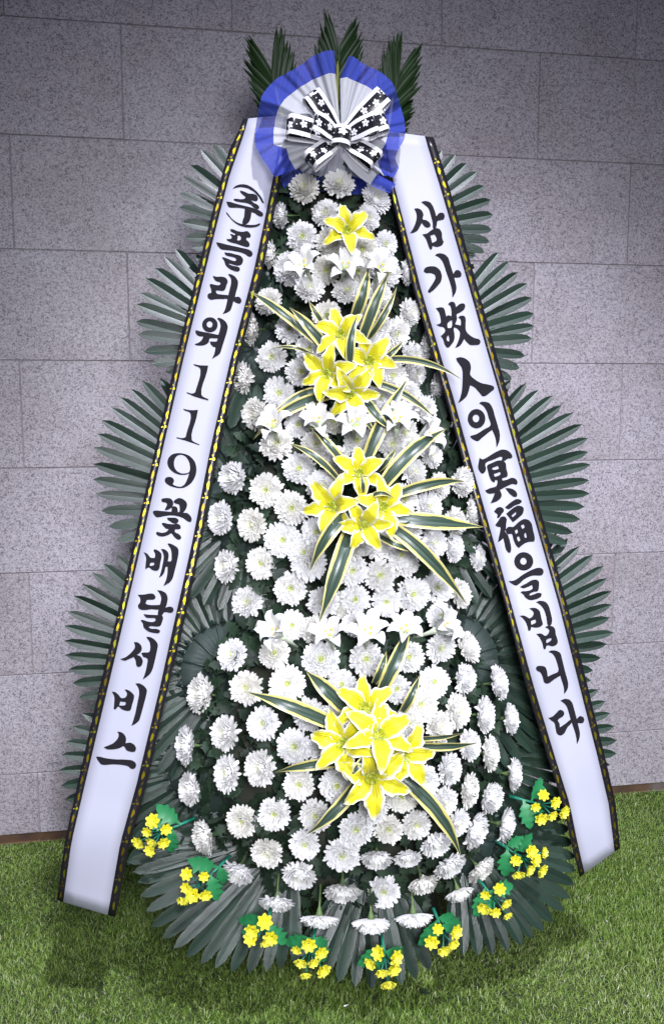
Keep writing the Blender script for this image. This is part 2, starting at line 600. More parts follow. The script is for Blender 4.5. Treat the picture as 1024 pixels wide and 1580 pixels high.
# ------------------------------------------------------------------ setting: wall and turf
def build_wall():
    yaw, d, cu, h0 = R(10.09), 2.6725, 0.1049, CAM_H - 1.1092
    ux = Vector((math.cos(yaw), math.sin(yaw), 0))
    nv = Vector((math.sin(yaw), -math.cos(yaw), 0))          # towards the camera side
    Wo = Vector((-cu * math.cos(yaw) - d * math.sin(yaw), -cu * math.sin(yaw) + d * math.cos(yaw), h0))
    # local x along wall, local y up, local z out of the wall
    base = Matrix(((ux.x, 0, nv.x, Wo.x), (ux.y, 0, nv.y, Wo.y), (0, 1, 0, Wo.z), (0, 0, 0, 1)))
    w = thing('granite_wall', 'grey speckled granite slab wall behind the flower stand', 'wall',
              M=base @ Matrix.Translation((0.6, -h0, 0)))
    g = 0.0013
    zb = -0.185
    V, F = box(-0.3 + g, 0.3 - g, g, 0.3 - g, -0.03, 0, 0.0012)
    full = make_mesh('slab', V, F, smooth=False)
    V, F = box(-0.3 + g, 0.3 - g, zb, -g, -0.03, 0, 0.0012)
    cut = make_mesh('slab_cut', V, F, smooth=False)
    for me in (full, cut):
        me.materials.append(MATS['granite'])
    for row in range(-1, 9):
        sh = 0.0 if row % 2 == 1 else 0.3
        if row == 6:
            sh = 0.0
        # joints observed at u = 0 in rows 6,4,2,0 and at u = -0.3 in rows 7,5,3,1,-1
        sh = 0.3 if row % 2 == 0 else 0.0
        for k in range(-2, 5):
            x = k * 0.6 + sh
            obj('slab', cut if row == -1 else full, None, w,
                base @ Matrix.Translation((x, 0 if row == -1 else row * 0.3, random.uniform(-0.0012, 0.0012))))
    V, F = box(-1.6, 3.1, zb + 0.002, 2.72, -0.08, -0.0035)
    obj('mortar', make_mesh('mortar', V, F, smooth=False), MATS['mortar'], w, base)
    V, F = box(-1.6, 3.1, -h0 - 0.05, zb - 0.001, -0.08, -0.022)
    obj('plinth', make_mesh('plinth', V, F, smooth=False), MATS['plinth_stone'], w, base)
    return Wo, ux, nv


WO, WUX, WNV = build_wall()


def build_ground():
    V = [(-30, -30, 0), (30, -30, 0), (30, 30, 0), (-30, 30, 0)]
    o = obj('ground', make_mesh('ground', V, [(0, 1, 2, 3)], smooth=False), MATS['turf_backing'])
    o['kind'] = 'structure'
    o['label'] = 'artificial turf ground under the flower stand'
    n = 360000
    x = RNG.uniform(-1.45, 1.75, n)
    y = RNG.uniform(1.45, 3.02, n)
    dist = (x - WO.x) * WNV.x + (y - WO.y) * WNV.y
    k = dist > 0.006 - 0.02
    x, y = x[k], y[k]
    n = len(x)
    # tufts: blades lean the same way in patches
    ph = 3.1 * np.sin(x * 9.1 + 2.0 * np.sin(y * 7.3)) + 2.3 * np.cos(y * 11.7 + 1.7 * np.sin(x * 5.9))
    th = ph * 0.4 + RNG.normal(0, 1.8, n)
    hgt = RNG.uniform(0.008, 0.018, n) * (0.85 + 0.25 * np.sin(x * 6.3 + y * 4.1))
    ln = RNG.uniform(0.005, 0.019, n)
    wid = RNG.uniform(0.0006, 0.0012, n)
    fa = th + math.pi / 2 + RNG.normal(0, 0.6, n)
    dx, dy = np.cos(th), np.sin(th)
    wx, wy = np.cos(fa) * wid, np.sin(fa) * wid
    P = np.zeros((n, 5, 3), np.float32)
    z0 = -0.001
    P[:, 0] = np.stack([x - wx, y - wy, np.full(n, z0)], 1)
    P[:, 1] = np.stack([x + wx, y + wy, np.full(n, z0)], 1)
    mx, my, mz = x + dx * ln * 0.35, y + dy * ln * 0.35, hgt * 0.65
    P[:, 2] = np.stack([mx + wx * .8, my + wy * .8, mz], 1)
    P[:, 3] = np.stack([mx - wx * .8, my - wy * .8, mz], 1)
    P[:, 4] = np.stack([x + dx * ln, y + dy * ln, hgt * RNG.uniform(0.75, 1.0, n)], 1)
    me = bpy.data.meshes.new('grass')
    me.vertices.add(n * 5)
    me.vertices.foreach_set('co', P.ravel())
    b = (np.arange(n) * 5)[:, None]
    loops = (b + np.array([0, 1, 2, 3, 3, 2, 4])).ravel().astype(np.int32)
    me.loops.add(n * 7)
    me.loops.foreach_set('vertex_index', loops)
    me.polygons.add(n * 2)
    st = ((np.arange(n) * 7)[:, None] + np.array([0, 4])).ravel().astype(np.int32)
    me.polygons.foreach_set('loop_start', st)
    me.polygons.foreach_set('loop_total', np.tile(np.array([4, 3], np.int32), n))
    patch = 0.5 + 0.22 * np.sin(x * 4.3 + 1.3 * np.sin(y * 6.1)) + 0.18 * np.sin(y * 9.7 + x * 3.1)
    tone = np.clip(0.18 + 0.62 * RNG.beta(1.3, 1.8, n) + 0.16 * patch + RNG.normal(0, 0.1, n), 0, 1)
    ul = me.uv_layers.new(name='UVMap')
    uv = np.zeros((n, 7, 2), np.float32)
    uv[:, :, 0] = tone[:, None]
    ul.data.foreach_set('uv', uv.ravel())
    me.update()
    me.validate()
    g = obj('grass', me, MATS['turf_blade'])
    g['kind'] = 'stuff'
    g['label'] = 'short green artificial grass blades of the turf'
    g['category'] = 'grass'


build_ground()


# ------------------------------------------------------------------ stand, foam and dark foliage
def build_stand():
    P = on(525, 1440, -0.02)
    st = thing('wreath_stand', 'wooden easel with foam cushions that carries the funeral flowers', 'flower stand',
               (P.x, Y0 + LX * P.x, 0))

    def plank(name, a, b, w, d):
        a, b = Vector(a), Vector(b)
        ax = (b - a).normalized()
        M = frame(a, NW, ax)
        L = (b - a).length
        V, F = box(-w / 2, w / 2, 0, L, -d / 2, d / 2, 0.002)
        return obj(name, make_mesh(name, V, F, smooth=False), MATS['wood'], st, M)
    for sx in (-0.16, 0.20):
        plank('front_leg', (sx * 1.25, Y0 + LX * sx + 0.16, 0.0), (sx * 0.25, Y0 + LZ * 1.95 + 0.06, 1.95), 0.04, 0.025)
    plank('rear_leg', (0.02, 2.62, 0.0), (0.02, Y0 + LZ * 1.7 + 0.10, 1.7), 0.04, 0.025)
    for z in (0.35, 0.95, 1.5):
        plank('crossbar', (-0.22, Y0 + LZ * z + 0.075 - LX * .22, z), (0.26, Y0 + LZ * z + 0.075 + LX * .26, z), 0.04, 0.02)
    # foam cushions: a domed front over a flat back
    for cx, cy, rx, ry, a in DOMES:
        V, F = [], []
        nr, na = 7, 28
        rx2, ry2 = rx * 0.74, ry * 0.80
        for i in range(nr + 1):
            q = i / nr
            for k in range(na):
                an = 2 * math.pi * k / na
                X, Y = cx + rx2 * q * math.cos(an), cy + ry2 * q * math.sin(an)
                o = (bulge(X, Y) - 0.075) * 0.85 + 0.015 if i < nr else 0.0
                V.append(on(X, Y, o))
        for i in range(nr):
            for k in range(na):
                F.append((i * na + k, (i + 1) * na + k, (i + 1) * na + (k + 1) % na, i * na + (k + 1) % na))
        V2, F2 = [v.copy() for v in V[1 * na - na + 0:1]], []
        obj('foam_cushion', make_mesh('foam_cushion', V, F), MATS['foam'], st)


build_stand()


def mum_leaf_mesh(name, L=0.06, seed=0):
    """lobed chrysanthemum leaf, midrib along +Y, face +Z"""
    r = random.Random(seed)
    prof = [(0.0, 0.04), (0.14, 0.06), (0.24, 0.26), (0.34, 0.15), (0.46, 0.37), (0.57, 0.19), (0.68, 0.33), (0.78, 0.17), (0.9, 0.13), (1.0, 0.0)]
    V, uv, F = [], [], []
    n = len(prof)
    bend = r.uniform(0.15, 0.5)
    for i, (t, w) in enumerate(prof):
        z = -bend * L * t * t
        up = -0.10 * L * (i % 2)
        for s in (-1, 0, 1):
            ww = w * r.uniform(0.85, 1.15)
            V.append((s * ww * L, (t + (0.07 if s and w > 0.2 else 0)) * L, z + abs(s) * (ww * L * 0.35) + up * abs(s) * 0.6))
            uv.append((t, 0.5 + s * 0.5))
    for i in range(n - 1):
        for j in range(2):
            F.append((i * 3 + j, i * 3 + j + 1, i * 3 + j + 4, i * 3 + j + 3))
    return V, F, uv


def build_foliage():
    VV, FF = [], []
    nb = 0
    protos = [mum_leaf_mesh('l', 0.048, s) for s in range(6)]
    k = 0
    while k < 1700:
        cx, cy, rx, ry, a = random.choices(DOMES, [5, 3.5, 1.8])[0]
        an, q = random.uniform(0, 2 * math.pi), math.sqrt(random.random())
        X, Y = cx + rx * 0.84 * q * math.cos(an), cy + ry * 0.86 * q * math.sin(an)
        b = bulge(X, Y)
        P = on(X, Y, b - random.uniform(0.025, 0.085))
        if P.z < 0.08:
            continue
        V, F, uv = protos[k % 6]
        outw = Vector((X - cx, 0, cy - Y)) / 250
        nrm = NW + Vector((random.gauss(0, .55), 0, random.gauss(0.1, .55)))
        yd = outw + Vector((random.gauss(0, .6), -0.3, random.gauss(0, .6)))
        M = frame(P, nrm, yd, random.uniform(0.65, 1.15))
        VV += [M @ Vector(v) for v in V]
        FF += [tuple(i + nb for i in f) for f in F]
        nb += len(V)
        k += 1
    o = obj('foliage', make_mesh('foliage', VV, FF), MATS['mum_leaf'])
    o['kind'] = 'stuff'
    o['label'] = 'dark green chrysanthemum foliage packed between the blooms'
    o['category'] = 'foliage'


build_foliage()


# ------------------------------------------------------------------ palm leaf fans
def blade_mesh(name, wid, fold, tipdrop):
    """unit blade along +Y, folded into a shallow channel"""
    V, F, uv = [], [], []
    nu, nv = 16, 2
    for side in (-1, 1):                      # two flat halves that meet in a sharp crease
        b = len(V)
        for i in range(nu + 1):
            t = i / nu
            w = 0.55 + 0.45 * math.sin(min(t / 0.62, 1) * math.pi / 2)
            if t > 0.74:
                q = (t - 0.74) / 0.26
                w *= math.sqrt(max(0, 1 - q ** 2.2))
            w = max(w, 0.03)
            for j in range(nv + 1):
                v = j / nv
                z = v * (1 - 0.18 * v) * fold * w * wid / 2 - tipdrop * t ** 2.2 + 0.004 * math.sin(t * 3)
                V.append((side * v * w * wid / 2, t, z))
                uv.append((0.5 + side * v * w / 2, t))
        F += [f if side > 0 else f[::-1] for f in grid_faces(nu, nv, b)]
    return make_mesh(name, V, F, uv)


def build_fans():
    meshes = [blade_mesh('fan_blade', 1.0, f, d) for f, d in ((0.62, 0.05), (0.54, 0.02), (0.70, 0.08))]
    meshes_out = meshes
    for m in meshes:
        m.materials.append(MATS['fan_blade'])
    nf_up = Vector((LX, -1, LZ + 0.12)).normalized()
    nf_low = Vector((LX, -1, 0.55)).normalized()      # the skirt over the turf slopes outwards

    def fan(label, cx, cy, tips, extra, rad, off, bw=16, disc=0.30, grp=None):
        C = on(cx, cy, off)
        nf = nf_low if cy > 1250 else nf_up
        root = thing('palm_leaf_fan', label, 'leaf fan', M=frame(C, nf), group=grp)
        s = px_m(C)
        allt = [(x, y) for x, y in tips]
        for a, rr in extra:
            allt.append((cx + rad * rr * math.cos(R(a)), cy - rad * rr * math.sin(R(a))))
        rd = rad * disc * s
        for i, (x, y) in enumerate(allt):
            T = on_plane(x, y, C, nf)
            d = T - C
            L = d.length
            d.normalize()
            st = min(rd * 0.95, L * 0.5)
            tilt = Quaternion(d.cross(nf).normalized(), R(random.uniform(-1.5, 2.5) * (0.4 if cy > 1250 else 1)))
            d2 = (tilt @ d)
            n2 = (tilt @ nf)
            n2 = Quaternion(d2, R(random.uniform(-7, 7) * (0.35 if cy > 1250 else 1))) @ n2
            M = frame(C + d * st + nf * (0.004 * (i % 2) + 0.002), n2, d2)
            wscale = bw * s * random.uniform(0.94, 1.06)
            M = M @ Matrix.Diagonal((wscale, L - st, wscale, 1))
            obj('blade', meshes[i % 3], None, root, M)
        # pleated disc with a raised rim of teeth
        V, F, uv = [], [], []
        na = 48
        for k in range(na):
            an = 2 * math.pi * k / na
            for q, z in ((0.05, 0.006), (0.55, 0.010), (0.97, 0.012 + 0.002 * (k % 2)), (1.0, 0.004)):
                V.append((math.cos(an) * rd * q, math.sin(an) * rd * q, z))
                uv.append((k * 1.0, q))
        for k in range(na):
            for j in range(3):
                a, b = k * 4 + j, ((k + 1) % na) * 4 + j
                F.append((a, a + 1, b + 1, b))
        d_ = obj('hub_disc', make_mesh('hub_disc', V, F, uv), MATS['fan_disc'], root, frame(C, nf))
        for k in range(12):
            an = 2 * math.pi * (k + 0.5) / 12
            D = Vector((math.cos(an), math.sin(an), 0))
            V, F = tube([D * rd * 0.1 + Vector((0, 0, .010)), D * rd * 0.98 + Vector((0, 0, .0145))], [0.002, 0.002], 5)
            obj('spoke', make_mesh('spoke', V, F), MATS['fan_disc'], d_, frame(C, nf))
        V, F = [], []
        nt_ = 30
        for k in range(nt_):
            an = 2 * math.pi * k / nt_
            da = math.pi / nt_ * 0.75
            b0 = len(V)
            for aa, q, z in ((an - da, 1.0, .013), (an + da, 1.0, .013), (an, 1.13, .020), (an, 1.02, .026)):
                V.append((math.cos(aa) * rd * q, math.sin(aa) * rd * q, z))
            F += [(b0, b0 + 1, b0 + 3), (b0 + 1, b0 + 2, b0 + 3), (b0 + 2, b0, b0 + 3)]
        t_ = obj('tooth_ring', make_mesh('tooth_ring', V, F, [(0, 0)] * len(V), smooth=False), MATS['fan_disc'], root, frame(C, nf))
        t_['kind'] = 'stuff'
        return root

    def ex(a0, a1, step, r0, r1):
        n = max(1, int(abs(a1 - a0) / step))
        return [(a0 + (a1 - a0) * i / n, r0 + (r1 - r0) * i / n) for i in range(n + 1)]
    rb = 'ribbon lettered with the numerals 119'
    rc = 'ribbon lettered with Chinese characters'
    fan('dark green palm leaf fan topmost behind the ' + rb, 436, 371,
        [(329, 222), (310, 236), (294, 255), (283, 276), (277, 299), (277, 323), (281, 345), (286, 368)],
        ex(116, 60, 9, .92, .85) + ex(186, 290, 9, .82, .6), 172, 0.05, 16.5)
    fan('dark green palm leaf fan, second from top behind the ' + rb, 395, 540,
        [(271, 384), (254, 397), (239, 412), (225, 430), (216, 453), (211, 473), (210, 496), (214, 519), (222, 542), (234, 564)],
        ex(122, 60, 9, .9, .8) + ex(194, 300, 9, .75, .6), 192, 0.05, 16.5)
    fan('dark green palm leaf fan, third from top behind the ' + rb, 395, 785,
        [(247, 583), (220, 590), (202, 601), (186, 614), (172, 629), (157, 648), (151, 670), (146, 693), (144, 716), (145, 741), (149, 764), (157, 789),
         (168, 813), (181, 835)],
        ex(118, 65, 7, .86, .72) + ex(200, 300, 8, .74, .58), 253, 0.05, 16.5)
    fan('dark green palm leaf fan, fourth from top behind the ' + rb, 354, 1036,
        [(199, 845), (181, 857), (160, 870), (144, 885), (128, 902), (115, 920), (106, 944), (101, 966), (100, 989), (101, 1011), (106, 1033), (113, 1054),
         (123, 1076), (139, 1092)],
        ex(122, 55, 7, .9, .62) + ex(206, 300, 7, .8, .7), 250, 0.05, 16.5)
    fan('dark green palm leaf fan, lowest behind the ' + rb, 330, 1180,
        [(128, 1101), (113, 1121), (103, 1144), (96, 1164), (92, 1188), (95, 1212), (100, 1234), (108, 1256)],
        ex(150, 100, 7, .8, .6) + ex(206, 260, 7, .92, .8), 235, 0.05, 16.5)
    fan('dark green palm leaf fan topmost behind the ' + rc, 608, 361,
        [(681, 232), (701, 241), (719, 253), (733, 269), (746, 288), (756, 309), (759, 332), (758, 355), (754, 374), (746, 391)],
        ex(66, 118, 9, .85, .85) + ex(-16, -110, 9, .85, .6), 152, 0.05, 16.5)
    fan('dark green palm leaf fan, second from top behind the ' + rc, 648, 537,
        [(768, 391), (784, 405), (798, 421), (810, 441), (818, 461), (822, 485), (822, 505), (817, 525), (809, 549), (799, 570), (788, 586)],
        ex(58, 110, 9, .85, .8) + ex(-26, -120, 9, .75, .6), 178, 0.05, 16.5)
    fan('dark green palm leaf fan, third from top behind the ' + rc, 655, 778,
        [(788, 585), (809, 593), (830, 602), (849, 613), (866, 625), (881, 639), (895, 656), (903, 678), (907, 697), (908, 718), (908, 741), (907, 762),
         (901, 782), (893, 802), (883, 822), (871, 840)],
        ex(60, 115, 7, .88, .72) + ex(-22, -120, 8, .78, .58), 250, 0.05, 16.5)
    fan('dark green palm leaf fan, fourth from top behind the ' + rc, 695, 1020,
        [(857, 823), (875, 831), (894, 843), (911, 857), (927, 874), (934, 893), (939, 913), (941, 933), (941, 953), (941, 976), (934, 994), (926, 1015),
         (914, 1034), (908, 1050)],
        ex(56, 120, 7, .9, .62) + ex(-12, -120, 7, .8, .7), 248, 0.05, 16.5)
    fan('dark green palm leaf fan, lowest behind the ' + rc, 712, 1160,
        [(921, 1064), (931, 1082), (940, 1100), (945, 1120), (949, 1142), (947, 1162), (940, 1180)],
        ex(30, 80, 7, .8, .6) + ex(-8, -70, 7, .92, .8), 236, 0.05, 16.5)
    fan('grey green palm leaf fan skirting the turf, nearest the ribbon with numerals 119', 455, 1282,
        [(196, 1330), (205, 1346), (213, 1361), (217, 1383), (225, 1406), (234, 1430), (251, 1448), (269, 1463), (288, 1477), (310, 1487),
         (332, 1494), (357, 1499), (384, 1501), (410, 1499), (432, 1494), (455, 1486)],
        ex(186, 168, 6, .98, .9), 250, 0.072, 18.5)
    fan('grey green palm leaf fan skirting the turf between the two outer ones', 572, 1290,
        [(458, 1478), (478, 1493), (500, 1504), (522, 1515), (547, 1523), (572, 1527), (595, 1525), (619, 1519), (641, 1511), (662, 1496), (680, 1478)],
        [], 232, 0.080, 20)
    fan('grey green palm leaf fan skirting the turf, nearest the ribbon with Chinese characters', 705, 1287,
        [(690, 1474), (713, 1473), (737, 1474), (759, 1472), (783, 1467), (803, 1458), (821, 1448), (837, 1436), (852, 1422), (868, 1405), (878, 1386), (884, 1364),
         (887, 1343), (886, 1322), (883, 1300), (877, 1278), (869, 1258)],
        ex(14, 30, 6, .92, .85), 190, 0.072, 18.5)


build_fans()


# ------------------------------------------------------------------ chrysanthemums
def mum_mesh(seed):
    """incurved bloom: rings of spoon petals whose tips make a low dome"""
    r = random.Random(seed)
    V, F, UV = [], [], []
    rings = [(27, .0490, .011, .0043), (28, .0450, .017, .0042), (27, .0400, .022, .0040), (24, .0345, .0260, .0038), (21, .0285, .0285, .0036),
             (17, .0215, .0295, .0033), (13, .0145, .0295, .0030), (8, .0080, .0285, .0026)]
    fl = r.uniform(0.85, 1.15)
    for q, (cnt, tr, tz, w0) in enumerate(rings):
        t = q / (len(rings) - 1)
        a0 = r.uniform(0, 6.28)
        for k in range(cnt):
            az = a0 + 2 * math.pi * k / cnt + r.gauss(0, 0.06)
            TR = tr * (1 + r.gauss(0, 0.045))
            TZ = tz * fl + r.gauss(0, 0.0016)
            B = (0.004 + 0.002 * (1 - t), 0.002 + 0.009 * t)
            C = (TR * (0.72 + 0.42 * t + r.gauss(0, .05)), TZ * (0.20 + 0.28 * t) + r.gauss(0, .001))
            if r.random() < 0.07 and q < 3:
                C = (C[0], TZ * 0.9)
                TZ *= r.uniform(0.2, 0.8)
            w0k = w0 * r.uniform(0.86, 1.12)
            ca, sa = math.cos(az), math.sin(az)
            tw = r.gauss(0, 0.22)
            nu = 6
            b = len(V)
            for i in range(nu + 1):
                u = i / nu
                rr = (1 - u) ** 2 * B[0] + 2 * u * (1 - u) * C[0] + u * u * TR
                zz = (1 - u) ** 2 * B[1] + 2 * u * (1 - u) * C[1] + u * u * TZ
                dr = 2 * (1 - u) * (C[0] - B[0]) + 2 * u * (TR - C[0])
                dz = 2 * (1 - u) * (C[1] - B[1]) + 2 * u * (TZ - C[1])
                l = math.hypot(dr, dz) + 1e-9
                dr, dz = dr / l, dz / l
                w = w0k * (0.50 + 0.62 * math.sin(min(1, u * 1.1) * math.pi * 0.55)) * (0.55 if i == nu else 1)
                for s_ in (-1, 0, 1):
                    dep = 0.62 * w * abs(s_) + tw * w * s_ * u
                    tip = 0.0013 if (i == nu and s_ == 0) else 0.0
                    R_ = rr - dz * dep + dr * tip
                    Z_ = zz + dr * dep + dz * tip
                    V.append((ca * R_ - sa * s_ * w, sa * R_ + ca * s_ * w, Z_))
                    UV.append((u, t))
            F += grid_faces(nu, 2, b)
    me = make_mesh('petals', V, F, UV)
    me.materials.append(MATS['chrysanthemum_petal'])
    return me


MUMS = """469 291 52 -10 25;523 283 54 5 32;581 306 50 30 30;432 333 44 -58 0;502 328 46 -15 15;566 337 46 20 10;466 365 52 0 8;511 373 52 0 0;
559 384 50 8 0;595 376 46 28 5;446 415 54 -20 5;503 417 50 0 0;552 419 48 5 0;596 422 48 18 0;478 445 50 0 30;536 448 52 0 25;585 456 46 22 15;
416 392 40 -62 0;414 465 48 -22 20;385 508 50 -58 0;446 508 48 0 15;504 486 50 0 5;569 490 46 10 5;632 482 48 42 12;612 515 52 32 -4;629 420 44 60 0;
637 550 46 36 0;638 577 46 36 0;661 534 52 64 0;674 596 48 60 -8;606 579 50 15 0;628 608 48 22 0;655 632 46 38 0;581 503 46 8 0;582 532 44 8 0;
622 626 46 20 0;587 612 46 8 0;571 634 46 0 0;419 551 49 -12 10;372 584 55 -52 0;465 573 50 -5 0;477 538 46 -5 5;430 606 52 -8 0;393 639 52 -36 0;
460 655 45 0 0;516 650 43 0 0;427 685 55 0 30;488 685 52 0 15;461 723 54 -4 8;360 737 56 -40 5;410 756 56 -10 0;450 784 57 -4 0;339 800 58 -42 0;
387 810 56 -34 0;436 833 58 -8 0;497 751 54 0 0;518 711 50 0 0;488 821 54 0 0;469 852 54 -4 0;551 679 50 0 0;605 685 48 8 0;624 667 46 22 0;
621 698 46 18 5;666 703 44 40 18;638 728 46 30 12;676 750 49 42 0;712 744 49 50 -4;730 789 52 62 0;624 770 48 12 0;661 782 46 26 10;702 805 48 46 0;
628 822 46 16 0;668 838 51 30 0;701 845 51 52 0;737 860 50 54 4;582 838 53 4 0;619 856 50 10 0;544 843 50 0 0;348 874 53 -44 0;402 869 53 -18 -4;
477 869 58 0 -2;448 908 57 -6 -4;382 929 53 -18 8;499 928 54 0 0;534 934 48 0 0;450 965 48 -5 5;357 1010 55 -34 14;423 1007 55 -4 15;495 1017 60 0 10;
485 971 44 0 5;543 881 53 0 0;586 888 54 4 0;624 868 48 12 0;548 925 52 0 -4;596 929 50 0 -6;637 917 53 12 0;675 907 51 22 8;710 916 47 44 8;
549 963 48 0 0;680 951 48 18 18;565 1017 57 0 4;631 1014 53 8 4;680 1000 51 22 -4;723 998 58 52 24;309 1070 62 -50 8;379 1061 59 -18 2;443 1055 60 -4 4;
285 1150 64 -60 0;347 1131 59 -40 0;405 1116 57 -22 0;454 1152 56 -10 0;348 1194 58 -44 -2;401 1185 60 -32 -4;291 1218 56 -50 -10;461 1211 55 -6 -10;
477 1102 55 -6 0;527 1056 51 0 2;518 1105 46 0 0;649 1087 55 12 0;670 1052 55 24 0;612 1063 50 5 0;630 1115 49 8 0;677 1122 52 36 0;520 1213 57 0 -8;
619 1229 54 2 -14;652 1207 56 20 -8;497 1156 50 -2 0;717 1047 53 50 4;770 1053 58 60 14;707 1098 63 44 0;748 1103 61 60 0;788 1109 55 62 0;724 1150 55 48 0;
757 1162 57 60 -6;693 1186 55 44 -8;793 1195 57 66 -16;725 1220 56 54 -14;757 1231 55 48 -24;686 1238 51 32 -20;733 1282 59 54 -34;780 1274 60 64 -30;
707 1271 50 38 -28;672 1303 51 22 -36;642 1273 49 10 -15;694 1337 53 32 -46;742 1343 54 42 -46;708 1379 50 32 -60;652 1363 52 22 -52;629 1325 46 10 -46;
314 1292 57 -52 -24;373 1267 55 -16 -10;423 1256 55 -12 -14;366 1348 58 -26 -46;412 1317 57 -16 -26;462 1350 55 -10 -36;426 1395 54 -6 -56;470 1304 53 -6 -20;
486 1259 55 -4 -14;549 1280 54 0 -14;599 1280 51 2 -16;528 1321 57 0 -26;581 1325 53 0 -50;528 1376 64 0 -56;592 1376 57 0 -18;492 1421 63 -5 -66;572 1425 61 0 -76;
638 1417 61 16 -70;575 1250 50 0 -10"""


def mum_zone(x, y, tx, ty):
    """(label, group) of a bloom: what it sits beside and which way it looks"""
    pre = 'white chrysanthemum '
    if ty <= -44:
        return pre + 'drooping face down over the lowest leaf fans, ' + (
            'on the 119 ribbon side' if x < 470 else ('on the Chinese ribbon side' if x > 665 else 'on the middle line'))
    if y < 312:
        return pre + 'in the topmost row, tucked under the blue bow'
    if x < 470 and tx <= -33:
        if y < 480:
            return pre + 'turned aside against the 119 ribbon, near its bracketed first word'
        if y < 660:
            return pre + 'turned aside against the 119 ribbon, level with the upper lily spray'
        if y < 950:
            return pre + 'turned aside against the 119 ribbon, level with the middle lily spray'
        row = 'above' if y < 1090 else ('level with' if y < 1205 else 'below')
        return pre + 'turned aside towards the 119 ribbon, ' + row + ' the lowest lily spray'
    if tx >= 35:
        if y < 660:
            return pre + 'turned aside against the Chinese character ribbon, level with the upper lily spray'
        if y < 950:
            return pre + 'turned aside against the Chinese character ribbon, level with the middle lily spray'
        if y < 1090:
            return pre + 'turned aside to the Chinese character ribbon, above the lowest lily spray'
        row = 'level with' if y < 1130 else ('level with the foot of' if y < 1215 else 'below')
        if x > 765:
            return pre + 'outermost, facing the Chinese ribbon, ' + row + ' the lowest lily spray'
        return pre + 'turned to the Chinese ribbon, ' + row + ' the lowest lily spray'
    side = 'on the 119 ribbon side' if x < 492 else ('on the Chinese ribbon side' if x > 572 else 'on the middle line')
    rows = ((392, 'beside the single top yellow lily'), (470, 'among the uppermost white lilies'), (560, 'at the top of the upper lily spray'),
            (625, 'at the foot of the upper lily spray'), (702, 'among the middle white lilies'), (775, 'at the top of the middle lily spray'),
            (845, 'at the foot of the middle lily spray'), (895, 'just under the middle lily spray'), (945, 'just over the lowest white lilies'),
            (1030, 'among the lowest white lilies'), (1110, 'at the top of the lowest lily spray'), (1222, 'at the foot of the lowest lily spray'),
            (1290, 'in the first row under the lowest lilies'), (1600, 'in the second row under the lowest lilies'))
    for lim, txt in rows:
        if y < lim:
            return pre + 'facing ' + txt + ', ' + side


def build_mums():
    heads = [mum_mesh(s) for s in range(11)]
    V, F = [], []
    for i in range(4):
        for k in range(8):
            an = 2 * math.pi * k / 8
            q = (1.0, 0.8, 0.45, 0.0)[i]
            V.append((0.007 * q * math.cos(an), 0.007 * q * math.sin(an), 0.010 + 0.010 * i / 3))
    for i in range(3):
        for k in range(8):
            F.append((i * 8 + k, i * 8 + (k + 1) % 8, i * 8 + 8 + (k + 1) % 8, i * 8 + 8 + k))
    centre = make_mesh('flower_centre', V, F)
    centre.materials.append(MATS['chrysanthemum_centre'])
    V, F = tube([(0, 0, 0.004), (0, 0, -0.004), (0.001, 0, -0.02), (0.002, 0.001, -0.07)], [0.010, 0.0085, 0.0030, 0.0028], 7)
    stem = make_mesh('stem', V, F)
    stem.materials.append(MATS['stem_green'])
    lv = []
    for s in range(3):
        V, F, uv = mum_leaf_mesh('leaf', 0.046, 20 + s)
        me = make_mesh('leaf', V, F, uv)
        me.materials.append(MATS['mum_leaf'])
        lv.append(me)
    i = 0
    for row in MUMS.replace('\n', '').split(';'):
        x, y, d, tx, ty = [float(v) for v in row.split()]
        b = bulge(x, y)
        P = on(x, y, b + random.uniform(-0.008, 0.010))
        D = ray(x, y).normalized()
        rt, up = Vector((1, 0, 0)), Vector((0, SP, CP))
        lim = lambda a: max(-74, min(74, a))
        n = (-D + rt * math.tan(R(lim(tx))) + up * math.tan(R(lim(ty)))).normalized()
        sz = d * px_m(P) / 0.101 * random.uniform(0.96, 1.05)
        P = P - n * 0.013 * sz
        lab = mum_zone(x, y, tx, ty)
        M = frame(P, n, (0, 0, 1), sz, random.uniform(0, 6.28))
        root = thing('chrysanthemum', lab, 'flower', M=frame(P - n * 0.07 * sz, n), group=lab.replace('white chrysanthemum ', 'chrysanthemums '))
        h = obj('petals', heads[(i * 7) % 11], None, root, M @ Matrix.Diagonal((random.uniform(.93, 1.05), random.uniform(.93, 1.05), random.uniform(0.8, 1.2), 1)))
        h['kind'] = 'stuff'
        obj('flower_centre', centre, None, root, M)
        obj('stem', stem, None, root, M)
        for k in range(2):
            a = random.uniform(0, 6.28)
            side = (M.to_3x3() @ Vector((math.cos(a), math.sin(a), 0))).normalized()
            obj('leaf', lv[(i + k) % 3], None, root,
                frame(P - n * (0.028 + 0.014 * k) * sz, (n + side * 0.5), side, random.uniform(0.75, 1.05)))
        i += 1


build_mums()


